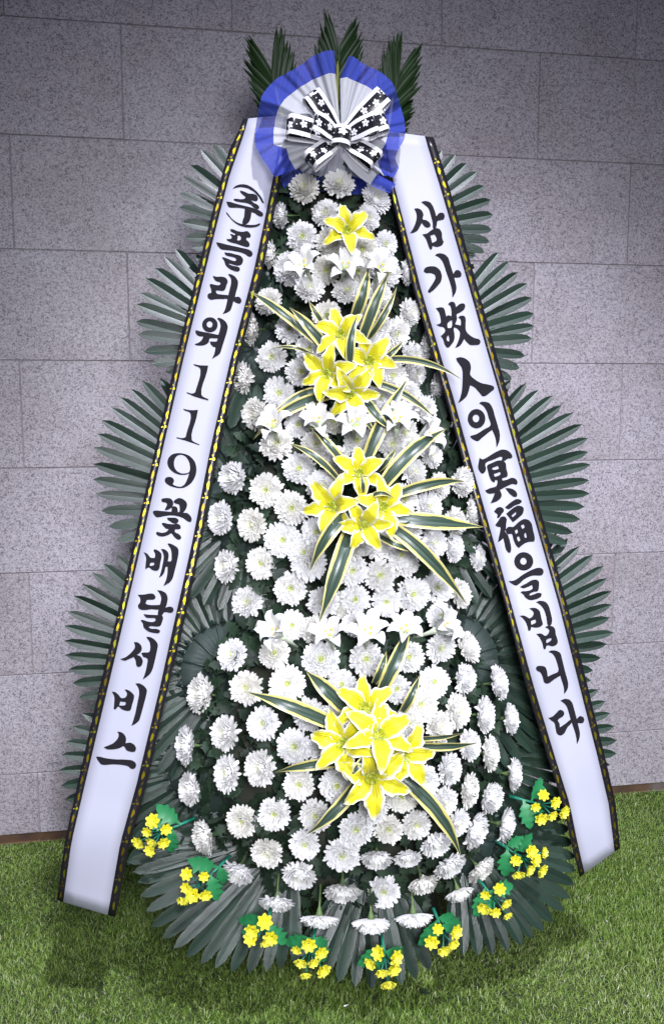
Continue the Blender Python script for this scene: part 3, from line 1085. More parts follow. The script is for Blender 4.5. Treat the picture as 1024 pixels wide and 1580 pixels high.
# ------------------------------------------------------------------ lilies
def lily_petal_mesh(name, L, H, W, ruffle, flare, seed):
    r = random.Random(seed)
    V, uv = [], []
    nu, nv = 12, 8
    p1, p2 = r.uniform(0, 6), r.uniform(0, 6)
    for i in range(nu + 1):
        u = i / nu
        rr = 0.0025 + L * u ** 1.25
        hh = H * math.sin(min(1, u * flare) * math.pi * 0.5) - H * 0.85 * max(0, u - 0.55) ** 1.6 * 1.8 * (flare - 0.6)
        w = W * (0.16 + 0.90 * math.sin(math.pi * min(1, u ** 0.85)) ** 0.9) * (1 - 0.16 * u) * (1 if u < 0.97 else 0.15)
        for j in range(nv + 1):
            v = j / nv * 2 - 1
            e = abs(v) ** 2.2
            wob = ruffle * e * (math.sin(u * 15 + p1 + v) + 0.6 * math.sin(u * 27 + p2 - v))
            V.append((v * w * (1 + 0.05 * math.sin(u * 22 + p2 + 2 * v)), rr + 0.3 * wob, hh + 0.32 * w * v * v + wob - 0.0042 * math.exp(-(v / 0.18) ** 2)))
            uv.append((u, j / nv))
    me = make_mesh(name, V, grid_faces(nu, nv), uv)
    return me


def build_lilies():
    yp = [lily_petal_mesh('petal', 0.062, 0.030, 0.0178, 0.0030, 1.5, s) for s in range(4)]
    wp = [lily_petal_mesh('petal', 0.040, 0.056, 0.0148, 0.0009, 1.15, s + 9) for s in range(3)]
    for m in yp:
        m.materials.append(MATS['yellow_petal'])
    for m in wp:
        m.materials.append(MATS['white_petal'])

    def stamens(n, L, spread, rad, filmat, anmat, sc):
        V, F = [], []
        for k in range(n):
            an = 2 * math.pi * k / n + 0.3
            D = Vector((math.cos(an) * spread, math.sin(an) * spread, 1)).normalized()
            v, f = tube([D * 0.004, D * L * 0.6 + Vector((0, 0, .002)), D * L], [rad, rad * .8, rad * .7], 5)
            b = len(V)
            V += v
            F += [tuple(i + b for i in q) for q in f]
        a = make_mesh('stamens', V, F)
        a.materials.append(MATS[filmat])
        V, F = [], []
        for k in range(n):
            an = 2 * math.pi * k / n + 0.3
            D = Vector((math.cos(an) * spread, math.sin(an) * spread, 1)).normalized()
            s = Vector((-math.sin(an), math.cos(an), 0)) * 0.0035
            v, f = tube([D * L - s, D * L - s * .4, D * L + s * .4, D * L + s], [.0006, .0017 * sc, .0017 * sc, .0006], 6)
            b = len(V)
            V += v
            F += [tuple(i + b for i in q) for q in f]
        c = make_mesh('anthers', V, F)
        c.materials.append(MATS[anmat])
        return a, c
    yst, yan = stamens(6, 0.026, 0.35, 0.0007, 'stamen_green', 'stamen_green', 0.6)
    wst, wan = stamens(3, 0.036, 0.22, 0.0008, 'white_tube', 'anther', 1.3)
    V, F = tube([(0, 0, 0.006), (0, 0, 0), (0, 0, -0.012), (0.002, 0, -0.06)], [0.0075, 0.006, 0.004, 0.0025], 8)
    yt = make_mesh('lily_throat', V, F)
    yt.materials.append(MATS['yellow_tube'])
    V, F = tube([(0, 0, 0.012), (0, 0, 0), (0, 0, -0.010), (0.001, 0, -0.05)], [0.0085, 0.0065, 0.0045, 0.0025], 8)
    wt = make_mesh('lily_throat', V, F)
    wt.materials.append(MATS['white_tube'])
    rt, up = Vector((1, 0, 0)), Vector((0, SP, CP))

    def facing(x, y, tx, ty):
        return (-ray(x, y).normalized() + rt * math.tan(R(tx)) + up * math.tan(R(ty))).normalized()

    def lily(parent, x, y, off, tx, ty, roll, sz, kind):
        """one lily: throat, six petals, stamens; under parent as a part, or a thing of its own"""
        P = on(x, y, bulge(x, y) + off)
        n = facing(x, y, tx, ty)
        M = frame(P, n, (0, 0, 1), sz, R(roll))
        pm, st, an, tube_m = (yp, yst, yan, yt) if kind == 'y' else (wp, wst, wan, wt)
        if parent is None:
            return P, n, M
        h = obj('lily', tube_m, None, parent, M)
        for k in range(6):
            inner = k % 2
            Mk = M @ Matrix.Rotation(k * math.pi / 3 + random.gauss(0, 0.07), 4, 'Z') @ Matrix.Translation((0, 0, 0.0012 * inner)) @ \
                Matrix.Rotation(R(random.gauss(0, 6)), 4, 'X') @ Matrix.Diagonal((1.0 if inner else 0.86, random.uniform(0.92, 1.06), random.uniform(.9, 1.1), 1))
            obj('petal', pm[random.randrange(len(pm))], None, h, Mk)
        obj('stamens', st, None, h, M)
        obj('anthers', an, None, h, M)
        return h

    def strap(parent, a, b, m, w, base_o, mid_o, tip_o, tilt):
        """variegated leaf from photo point a to b over m"""
        if m is None:
            dx, dy = b[0] - a[0], b[1] - a[1]
            m = ((a[0] + b[0]) / 2 - dy * 0.04, (a[1] + b[1]) / 2 + dx * 0.04)
        bo = bulge(*a)
        pts = curve_pts((on(*a, bo + base_o), on(*m, max(bulge(*m), bo * 0.75) + mid_o), on(*b, max(bulge(*b), bo * .6) + tip_o)), 16)
        V, uv = [], []
        nv = 6
        for i, p in enumerate(pts):
            u = i / 16
            t = (pts[min(i + 1, 16)] - pts[max(i - 1, 0)]).normalized()
            view = (CAM - p).normalized()
            sd = t.cross(NW).normalized()
            nn = sd.cross(t).normalized()
            if nn.dot(view) < 0:
                nn = -nn
            q = Quaternion(t, R(tilt))
            sd, nn = q @ sd, q @ nn
            ww = w * px_m(p) * 0.44 * (0.35 + 0.65 * math.sin(math.pi * min(1, (u + 0.12) ** 0.9) * 0.97) ** 0.8)
            if u > 0.5:
                ww *= (1 - ((u - 0.5) / 0.5) ** 2.2) ** 0.9 + 0.02
            for j in range(nv + 1):
                v = j / nv * 2 - 1
                V.append(p + sd * (v * ww) + nn * (abs(v) * ww * 0.30))
                uv.append((u, j / nv))
        return obj('leaf', make_mesh('leaf', V, grid_faces(16, nv), uv), MATS['strap_leaf'], parent)

    def spray(label, base, lilies, leaves):
        bx, by = base
        root = thing('yellow_lily_spray', label, 'flower spray', on(bx, by, bulge(bx, by) - 0.06), 'yellow lily sprays')
        for L in lilies:
            lily(root, *L, 'y')
        for lf in leaves:
            a, b, m, w = lf[:4]
            t = lf[4] if len(lf) > 4 else random.uniform(-14, 14)
            o = lf[5] if len(lf) > 5 else (0.03, 0.075, 0.05)
            strap(root, a, b, m, w, *o, t)
    # one lily alone at the top
    P = on(533, 358, bulge(533, 358))
    root = thing('yellow_lily', 'single yellow lily with white ruffled petal edges below the blue bow', 'flower', P - NW * 0.04)
    lily(root, 534, 360, 0.055, 6, 22, 8, 0.98, 'y')

    spray('upper spray of four yellow lilies with green and cream strap leaves', (525, 560),
          [(526, 520, 0.060, -4, 22, 10, 1.0), (507, 577, 0.075, -14, 2, -14, 1.02), (567, 560, 0.070, 12, 14, 16, 1.06),
           (539, 604, 0.085, 4, -10, 22, 1.05)],
          [((514, 549), (385, 450), (436, 484), 19, 10), ((514, 552), (446, 474), (478, 506), 20, -8, (.05, .09, .07)), ((503, 508), (476, 464), (487, 483), 11),
           ((546, 492), (568, 411), None, 22), ((556, 530), (599, 421), (579, 468), 21, -8, (.04, .09, .08)), ((570, 520), (612, 442), None, 13),
           ((540, 568), (552, 484), (541, 525), 17, 8, (.09, .12, .10)), ((586, 557), (622, 526), None, 12), ((575, 556), (713, 587), (650, 558), 13, 20, (.05, .08, .10)),
           ((560, 588), (671, 646), (620, 607), 15, 16, (.05, .08, .07)), ((556, 608), (605, 665), None, 20, -10, (.06, .09, .07)), ((554, 628), (580, 670), None, 12),
           ((520, 607), (391, 678), (446, 631), 21, -12, (.05, .08, .06)), ((500, 600), (404, 664), (448, 619), 15, 10, (.03, .06, .04)),
           ((487, 551), (414, 541), (450, 536), 9, 30)])
    spray('middle spray of four yellow lilies with broad green and cream strap leaves', (560, 775),
          [(554, 734, 0.060, 2, 16, 0, 1.0), (516, 783, 0.070, -16, 4, -20, 1.06), (587, 783, 0.065, 16, 6, 14, 1.06), (561, 808, 0.090, 2, -8, 30, 0.95)],
          [((534, 722), (475, 656), None, 17), ((521, 739), (443, 684), (483, 703), 14, 14), ((563, 712), (628, 585), (595, 642), 27, 6, (.03, .08, .09)),
           ((588, 752), (688, 662), (636, 697), 28, -12, (.05, .10, .09)), ((584, 725), (611, 691), None, 12), ((606, 765), (717, 743), (666, 746), 20, 12, (.05, .09, .08)),
           ((596, 798), (746, 813), (672, 806), 29, -8, (.05, .09, .09)), ((594, 806), (719, 932), (662, 862), 26, 8, (.05, .10, .07)),
           ((582, 826), (648, 852), None, 13), ((542, 784), (478, 881), (505, 826), 26, -10, (.08, .11, .08)), ((543, 812), (492, 961), (521, 878), 32, 8, (.06, .11, .08)),
           ((560, 760), (556, 730), None, 9, 0, (.10, .12, .11)), ((570, 768), (608, 769), (588, 761), 9, 0, (.09, .12, .10))])
    spray('lowest spray of five yellow lilies with green and cream strap leaves', (575, 1145),
          [(563, 1096, 0.060, -2, 18, 4, 1.12), (582, 1137, 0.095, 12, 12, -6, 1.20), (533, 1149, 0.070, -14, 0, 20, 1.15), (571, 1196, 0.080, 6, -12, 6, 1.25),
           (618, 1164, 0.065, 22, -8, 26, 1.10)],
          [((522, 1122), (381, 1068), (452, 1091), 28, 10, (.03, .09, .08)), ((543, 1104), (472, 1036), (504, 1064), 29, -8), ((588, 1064), (634, 961), (613, 1013), 27, 6),
           ((577, 1054), (596, 1004), None, 14), ((620, 1098), (647, 1041), None, 17), ((636, 1139), (718, 1130), None, 11, 24), ((640, 1149), (737, 1146), None, 17, 20),
           ((528, 1176), (423, 1192), (478, 1180), 21, -10), ((554, 1202), (472, 1288), (520, 1248), 24, 8), ((574, 1160), (539, 1201), None, 16, 0, (.09, .12, .11)),
           ((614, 1196), (710, 1322), (676, 1256), 28, -8, (.05, .09, .08))])

    # small white lilies in three rows
    rows = [('uppermost row', [(474, 420, -14, 40, 0.95), (530, 420, 6, 42, 0.9), (583, 424, 14, 38, 0.95)]),
            ('middle row', [(424, 668, -12, 40, 1.0), (492, 662, -8, 42, 0.92), (547, 662, 4, 40, 1.0), (611, 664, 10, 42, 1.05), (642, 679, 52, 30, 1.0)]),
            ('lowest row', [(438, 984, -38, 40, 1.0), (511, 990, -6, 44, 0.98), (566, 986, 8, 44, 1.02), (621, 984, 12, 42, 1.0), (668, 974, 48, 36, 1.05)])]
    for txt, lst in rows:
        for iw, (x, y, tx, ty, sz) in enumerate(lst):
            P, n, M = lily(None, x, y, random.uniform(.03, .05), tx + random.gauss(0, 5), ty - random.uniform(2, 14), random.uniform(0, 60), sz, 'w')
            root = thing('white_lily', 'small white lily in the %s, %s from the 119 ribbon' % (txt, ('first', 'second', 'third', 'fourth', 'fifth')[iw]), 'flower', M=frame(P - n * 0.05, n), group='white lilies in the ' + txt)
            h = obj('lily_throat', wt, None, root, M)
            for k in range(6):
                inner = k % 2
                Mk = M @ Matrix.Rotation(k * math.pi / 3 + random.gauss(0, 0.08), 4, 'Z') @ Matrix.Translation((0, 0, 0.0012 * inner)) @ \
                    Matrix.Rotation(R(random.gauss(-2, 5)), 4, 'X') @ Matrix.Diagonal((1.0 if inner else 0.85, random.uniform(0.9, 1.15), random.uniform(.9, 1.05), 1))
                obj('petal', wp[random.randrange(3)], None, root, Mk)
            obj('stamens', wst, None, root, M)
            obj('anthers', wan, None, root, M)


build_lilies()


# ------------------------------------------------------------------ little yellow daisies along the bottom
def build_daisies():
    heads = []
    for sd in range(3):
        r = random.Random(sd)
        V, F, UV = [], [], []
        # a ruffled double cup
        for layer, (R0, H0) in enumerate(((0.0145, 0.008), (0.0100, 0.011))):
            na, nr = 40, 4
            b = len(V)
            for i in range(nr + 1):
                q = i / nr
                for k in range(na):
                    an = 2 * math.pi * k / na
                    lob = 1 + 0.16 * math.cos(an * 7 + layer) * q
                    rr = (0.0015 + R0 * q ** 0.8) * lob
                    z = 0.002 + H0 * q ** 1.7 + 0.0022 * q * q * math.sin(an * 11 + 2 * layer + sd) + 0.001 * r.uniform(-1, 1) * q
                    V.append((rr * math.cos(an), rr * math.sin(an), z))
                    UV.append((q if layer == 0 else q * 0.8, 0))
            for i in range(nr):
                for k in range(na):
                    F.append((b + i * na + k, b + i * na + (k + 1) % na, b + (i + 1) * na + (k + 1) % na, b + (i + 1) * na + k))
        me = make_mesh('daisy', V, F, UV)
        me.materials.append(MATS['daisy_petal'])
        heads.append(me)
    V, F, uv = mum_leaf_mesh('leaf', 0.075, 3)
    lf = make_mesh('leaf', V, F, uv)
    lf.materials.append(MATS['daisy_leaf'])
    data = [((300, 1262), (237, 1288), 'lying nearest the end of the 119 ribbon'),
            ((355, 1320), (299, 1372), 'on lowest fans, second from the 119 ribbon'),
            ((418, 1402), (404, 1446), 'on lowest fans, third from the 119 ribbon'),
            ((486, 1432), (476, 1478), 'on lowest fans, fourth from the 119 ribbon'),
            ((588, 1442), (595, 1490), 'at the very lowest tip of the leaf fans'),
            ((668, 1402), (688, 1452), 'on lowest fans, fourth from the Chinese character ribbon'),
            ((738, 1358), (768, 1392), 'on lowest fans, third from the Chinese character ribbon'),
            ((764, 1297), (816, 1330), 'on lowest fans, second from the Chinese character ribbon'),
            ((785, 1228), (847, 1244), 'lying nearest the end of the Chinese character ribbon')]
    spots = [(-15, 3), (5, -9), (20, 4), (-7, 18), (12, 20), (1, 36), (-21, 24)]
    for i, (s, c, txt) in enumerate(data):
        o = skirt(c[1]) + 0.045
        A = on(*s, skirt(s[1]) + 0.03)
        root = thing('yellow_daisy_sprig', 'sprig of small yellow artificial daisies ' + txt, 'flower sprig', A, 'yellow daisy sprigs along the bottom')
        dx, dy = c[0] - s[0], c[1] - s[1]
        L = math.hypot(dx, dy)
        dx, dy = dx / L, dy / L
        cc = (c[0] - dx * 14, c[1] - dy * 14)
        P1 = on(*cc, o)
        V, F = tube([A, (A + P1) / 2 + NW * 0.008, P1], [0.0042, 0.0028, 0.0022], 6)
        obj('stem', make_mesh('stem', V, F), MATS['daisy_stem'], root)
        n = (7, 6, 5, 7, 6, 5, 6, 7, 6)[i]
        for k in range(n):
            u, v = spots[k]
            u += random.gauss(0, 1.5)
            v += random.gauss(0, 1.5)
            q = (cc[0] + dx * v - dy * u, cc[1] + dy * v + dx * u)
            P = on(*q, o + 0.022 + random.uniform(0, .012))
            out = (Vector((dx * v - dy * u, 0, -(dy * v + dx * u))) * 0.018)
            nn = (NW + out + Vector((random.gauss(0, .2), 0, random.gauss(-.1, .2)))).normalized()
            V, F = tube([P1, (P1 + P) / 2 + NW * 0.004, P], [0.0014, 0.0012, 0.0016], 5)
            d = obj('daisy', heads[k % 3], None, root, frame(P, nn, None, random.uniform(0.64, 0.96), random.uniform(0, 6)))
            obj('stalk', make_mesh('stalk', V, F), MATS['daisy_stem'], d)
        for sgn, t, ln in ((1, 0.35, 1.0), (-1, 0.55, 0.9), (-1, 0.30, 0.7) if i % 2 else (1, 0.7, 0.75)):
            q = (s[0] + dx * L * t, s[1] + dy * L * t)
            side = Vector((-dy * sgn + dx * 0.5, -0.15, -(dx * sgn) - dy * 0.5))
            obj('leaf', lf, None, root, frame(on(*q, o + 0.004), NW + Vector((random.gauss(0, .2), 0, random.gauss(0, .2))), side, ln * 0.85))


build_daisies()


# ------------------------------------------------------------------ the two lettered ribbons
# printed characters, traced as outlines: (crop origin, [outline | hole | hole ...]) in 1/6.827 photo pixels
LEFT = [
 (290, 270, ["470,148 500,115 560,97 620,103 680,135 735,185 780,245 802,295 790,296 745,230 690,175 620,138 560,128 505,135"]),
 (290, 270, ["548,163 580,170 640,195 690,198 725,215 738,250 728,272 690,272 662,262 690,290 735,315 752,345 735,360 700,348 660,312 625,297 570,288 500,275 478,260 490,250 560,255 600,245 605,235 575,205 552,180",
   "405,280 430,280 500,300 600,325 680,345 750,372 790,405 788,430 765,438 735,425 700,400 668,392 665,430 650,480 620,515 585,520 572,505 590,440 598,355 540,345 450,342 430,335 415,310"]),
 (290, 270, ["405,388 425,410 460,455 520,500 590,520 660,525 715,522 755,510 765,517 735,540 680,553 610,550 540,530 480,490 430,435 403,395"]),
 (290, 270, ["445,572 470,570 520,590 580,598 620,590 645,605 662,640 652,660 620,662 615,680 640,705 650,740 635,758 590,752 520,728 440,705 410,685 408,672 450,672 462,655 445,625 455,620 490,632 500,620 470,605 450,590|520,640 545,640 558,655 555,680 530,690 520,685 525,660",
   "298,708 330,712 400,730 500,752 580,770 640,785 675,810 680,840 665,860 635,858 600,832 540,812 450,795 350,782 325,760 305,730",
   "385,815 440,820 500,835 550,850 578,880 580,910 565,940 548,950 520,955 470,942 435,935 430,940 470,955 520,965 545,980 545,1005 525,1018 470,1005 420,975 395,945 380,900 358,872 370,866 420,882 460,898 500,905 508,888 490,870 440,858 400,845 388,828"]),
 (280, 410, ["330,105 370,115 430,115 470,130 488,165 475,205 455,255 435,265 390,262 365,262 370,290 400,300 490,308 490,348 420,350 360,352 310,358 280,340 275,310 290,290 312,285 310,240 298,200 305,192 350,200 400,203 412,190 405,175 370,165 345,140",
   "492,85 530,92 570,120 595,165 592,220 575,280 565,330 600,326 625,345 632,375 615,400 585,395 548,375 535,420 515,470 480,495 432,510 455,470 475,400 490,320 510,240 522,180 518,130 500,105"]),
 (280, 410, ["O300,622,82,80|O297,618,30,33",
   "150,678 200,690 300,710 388,728 400,690 412,630 400,585 378,555 385,548 430,560 470,595 488,640 478,700 450,790 425,870 405,925 375,950 322,978 345,930 360,860 330,850 305,820 300,797 340,798 372,795 380,765 350,765 297,768 290,800 265,825 220,840 160,838 138,825 180,810 215,780 230,745 200,745 165,730 148,700"]),
 (220, 550, ["535,78 600,92 692,95 680,160 620,400 640,425 695,455 692,463 560,425 465,385 468,375 520,390 550,380 565,340 610,140 595,115 540,88"]),
 (220, 550, ["430,550 500,565 585,562 570,640 520,880 545,900 600,927 597,935 470,893 358,860 360,850 420,860 450,850 465,800 508,610 495,590 432,560"]),
 (200, 690, ["500,62 560,65 630,90 685,150 705,220 695,300 655,370 600,415 545,432 480,425 420,405 380,375 370,345 385,320 420,312 455,325 470,355 458,390 490,408 540,415 575,395 610,330 628,275 600,288 540,292 470,270 420,225 398,170 410,115 445,78|545,80 590,100 625,150 637,210 628,260 590,275 535,272 490,240 468,185 475,130 500,92"]),
 (200, 690, ["340,545 385,535 430,540 458,570 460,605 445,635 385,665 370,660 385,630 395,600 380,585 350,580 335,562",
   "470,562 520,535 560,545 600,580 605,620 585,665 565,690 610,695 645,730 655,765 645,788 620,785 560,745 500,725 430,718 350,730 285,738 260,715 246,680 265,668 340,672 440,680 445,650 440,630 470,620 500,635 510,685 525,680 528,640 520,605 490,595 465,580",
   "395,742 440,742 490,745 515,765 512,790 490,805 455,802 430,785 400,760",
   "345,798 400,805 460,812 500,805 535,825 538,855 520,865 480,865 480,895 520,915 545,950 535,970 505,972 470,945 440,910 400,930 340,942 295,930 280,905 290,892 340,902 390,890 412,865 380,855 355,830 340,808"]),
 (170, 830, ["352,148 390,165 430,208 470,210 475,170 458,130 468,120 510,135 540,165 543,200 530,260 515,330 490,348 440,335 410,312 370,332 375,270 380,210 365,170|425,265 465,262 462,285 420,295",
   "535,118 570,118 610,150 618,190 608,245 640,245 648,190 640,120 605,65 615,57 670,75 715,110 722,150 705,250 680,350 655,435 620,475 562,505 590,440 605,360 605,305 588,305 575,350 555,390 515,420 535,360 555,270 565,200 555,150"]),
 (170, 830, ["290,598 360,595 450,587 478,615 475,640 450,652 390,655 375,690 400,703 525,705 520,750 440,752 340,760 305,745 293,715 315,680 318,640",
   "495,550 540,555 590,585 607,630 600,690 585,735 630,722 665,740 665,775 640,790 590,782 570,785 545,815 505,810 505,780 525,700 540,640 525,590",
   "352,802 410,808 500,812 540,812 558,835 550,880 530,925 490,935 430,930 405,938 430,955 490,958 525,975 520,1000 470,1002 400,985 355,945 345,900 322,870 335,862 390,878 450,885 478,870 475,850 430,845 380,838"]),
 (150, 970, ["388,140 430,145 468,185 470,225 450,255 418,275 460,295 482,340 470,385 440,405 415,390 405,330 385,298 340,320 290,337 242,320 300,300 370,240 400,190",
   "518,85 560,88 610,120 640,165 632,230 610,330 575,450 540,495 480,537 505,470 525,380 528,315 490,300 465,260 480,252 548,245 560,190 552,140 525,100"]),
 (150, 970, ["155,662 190,668 230,700 255,730 300,722 315,680 290,645 305,640 350,660 388,700 388,735 370,800 350,860 320,868 260,850 222,822 195,850 175,848 180,790 182,720 165,680|245,768 300,775 298,802 235,808",
   "403,578 440,575 490,600 525,645 520,690 495,790 465,900 440,970 400,1005 360,1024 375,985 400,900 425,780 443,680 435,625"]),
 (130, 1060, ["350,470 390,475 430,510 443,550 437,592 480,585 525,605 547,645 535,680 490,683 445,665 418,625 370,645 310,657 240,655 207,635 250,618 310,590 355,540 365,505",
   "125,735 150,732 230,750 340,762 450,765 510,775 545,805 545,840 525,862 495,862 460,835 400,822 300,815 185,818 165,800 140,765"]),
]
RIGHT = [
 (610, 300, ["195,150 235,145 275,170 293,210 287,262 320,270 360,300 368,330 350,348 315,345 275,300 255,340 225,385 185,405 150,407 175,375 205,310 222,240 215,190",
   "268,80 310,68 365,85 400,140 428,230 460,195 500,195 517,225 505,262 470,272 442,280 432,330 420,365 395,358 390,300 370,220 345,145 300,105",
   "280,420 330,410 370,380 420,355 460,362 485,400 492,470 505,500 485,535 430,553 388,540 380,578 365,578 345,540 320,470|365,432 410,420 432,480 385,510"]),
 (640, 380, ["92,262 105,228 160,210 215,215 260,250 282,310 272,370 235,420 190,465 150,490 135,480 150,445 190,385 215,325 200,295 165,282 110,280",
   "208,95 240,75 300,80 345,115 370,190 402,290 430,252 465,255 488,290 480,322 445,330 412,330 425,380 436,440 425,490 392,545 388,470 365,380 330,280 290,165 255,120"]),
 (660, 460, ["80,108 130,95 165,105 182,150 190,190 215,180 245,190 245,130 232,80 210,65 225,45 265,38 287,60 293,95 340,58 380,58 392,85 375,125 330,155 303,170 305,220 285,275 320,282 343,290 345,240 335,215 315,210 330,190 375,185 393,205 395,280 400,345 440,390 490,420 535,432 552,455 540,485 500,495 440,492 405,460 378,430 360,470 330,505 285,523 310,470 330,410 335,360 310,325 275,308 270,330 278,380 275,440 245,490 207,523 180,500 155,430 132,400 150,385 180,345 165,310 120,300 85,280 130,262 130,210 110,145|205,265 250,232 245,310 208,315|195,430 212,390 222,450 210,455"]),
 (680, 560, ["158,-50 204,-62 264,-42 304,-3 315,48 308,125 360,175 420,210 500,228 550,245 560,270 530,300 445,352 400,310 350,255 305,235 290,300 270,350 230,390 178,425 200,370 218,290 225,200 220,60 190,10 165,-25"]),
 (680, 560, ["O373,587,93,102|O367,584,34,40",
   "305,768 370,750 450,700 520,655 500,580 480,510 440,450 400,428 415,412 460,408 510,425 540,470 570,570 600,670 620,760 612,830 582,892 575,810 555,745 535,708 490,740 430,790 385,825 345,812 315,790"]),
 (720, 680, ["130,180 165,195 210,175 300,120 370,92 420,100 460,130 478,170 465,185 430,190 395,212 365,205 372,172 350,170 280,200 195,240 200,300 185,335 160,348 130,320 115,280 122,230",
   "210,265 260,235 330,208 380,210 408,240 415,300 428,345 420,380 370,400 375,420 420,410 470,390 510,400 532,440 520,462 480,455 420,480 345,520 365,570 350,610 310,640 245,662 270,610 292,552 240,560 210,550 190,525 240,500 310,475 320,420 300,415 290,440 265,430 240,390 220,320|262,290 325,265 335,295 270,305|282,352 345,330 352,352 292,380",
   "402,500 450,500 500,520 528,560 522,588 495,592 460,570 425,530"]),
 (750, 780, ["78,68 110,25 145,15 180,35 182,60 155,95 122,135 112,130 115,98",
   "92,205 125,160 150,122 190,115 212,140 208,190 203,250 195,270 225,310 245,370 260,450 250,495 235,498 205,465 190,400 175,345 150,370 120,387 130,330 145,260 145,230 115,225",
   "195,19 255,-33 315,-68 355,-63 371,-43 355,-23 295,2 230,39",
   "207,87 265,37 325,2 370,7 392,32 380,87 335,132 277,177 250,142|262,108 308,68 312,85 275,122",
   "240,222 280,225 330,180 390,143 440,150 475,190 490,260 508,340 500,378 460,382 400,400 340,450 310,420 280,350 265,300 225,302 200,262 212,238|362,212 390,198 400,230 375,245|300,265 322,250 330,280 310,300|398,300 412,287 424,335 405,340|322,335 338,325 355,365 335,380"]),
 (750, 780, ["O392,588,100,97|O388,587,33,36",
   "230,795 290,790 380,730 480,675 550,655 590,668 600,705 580,735 540,738 480,740 400,775 330,835 305,842 260,820",
   "352,855 420,820 480,785 520,780 548,795 553,840 540,900 500,910 455,930 455,948 500,935 540,920 575,925 580,945 560,970 510,990 455,995 410,970 385,935 358,915 370,905 430,900 480,880 485,855 475,838 430,860 385,872"]),
 (780, 910, ["142,275 185,270 220,285 248,300 285,270 290,240 270,215 243,200 270,190 320,195 355,225 365,260 375,310 388,360 370,385 320,400 265,392 255,430 240,432 225,385 200,330 170,295|265,330 310,315 315,342 268,368",
   "315,130 360,115 420,130 450,170 470,240 485,310 478,365 450,385 438,370 425,290 400,210 360,160",
   "318,465 370,460 415,485 445,460 455,425 412,395 430,382 490,385 515,410 525,470 545,545 535,575 490,595 430,588 412,628 400,625 385,570 355,505|425,530 478,508 475,530 428,562"]),
 (780, 910, ["315,830 330,805 380,802 415,815 432,860 440,915 490,890 550,858 540,780 515,710 485,670 445,655 480,638 530,642 570,665 590,730 620,850 645,940 655,990 650,1040 612,1100 610,1040 595,980 570,905 520,935 460,980 430,990 400,970 385,915 360,870 325,850"]),
 (800, 1020, ["308,600 350,585 395,545 430,513 465,525 477,555 460,585 410,622 428,660 430,698 480,665 545,612 552,650 510,700 470,770 435,785 400,765 385,710 370,650 340,628",
   "435,418 480,398 530,405 560,440 585,520 608,610 640,580 675,590 688,620 675,650 640,655 620,655 632,710 642,760 635,820 610,875 602,800 580,720 545,620 520,530 490,460"]),
]


def smooth_loop(pts, n=4):
    m = len(pts)
    P = np.array(pts, float)
    T = np.zeros_like(P)
    for i in range(m):
        a, b, c = P[i - 1], P[i], P[(i + 1) % m]
        u, v = b - a, c - b
        lu, lv = np.linalg.norm(u) + 1e-9, np.linalg.norm(v) + 1e-9
        cosang = float(u @ v) / (lu * lv)
        if cosang > 0.12:
            d = (u / lu + v / lv)
            T[i] = d / (np.linalg.norm(d) + 1e-9)
    out = []
    for i in range(m):
        a, b = P[i], P[(i + 1) % m]
        L = np.linalg.norm(b - a) * 0.85
        for k in range(n):
            t = k / n
            h00, h10 = 2 * t ** 3 - 3 * t * t + 1, t ** 3 - 2 * t * t + t
            h01, h11 = -2 * t ** 3 + 3 * t * t, t ** 3 - t * t
            out.append(tuple(h00 * a + h10 * L * T[i] + h01 * b + h11 * L * T[(i + 1) % m]))
    return out


def parse_loop(s):
    if s[0] == 'O':
        cx, cy, rx, ry = [float(v) for v in s[1:].split(',')]
        return [(cx + rx * math.cos(2 * math.pi * k / 40), cy + ry * math.sin(2 * math.pi * k / 40)) for k in range(40)]
    return smooth_loop([tuple(float(v) for v in p.split(',')) for p in s.split()])


RB_OFF = 0.135


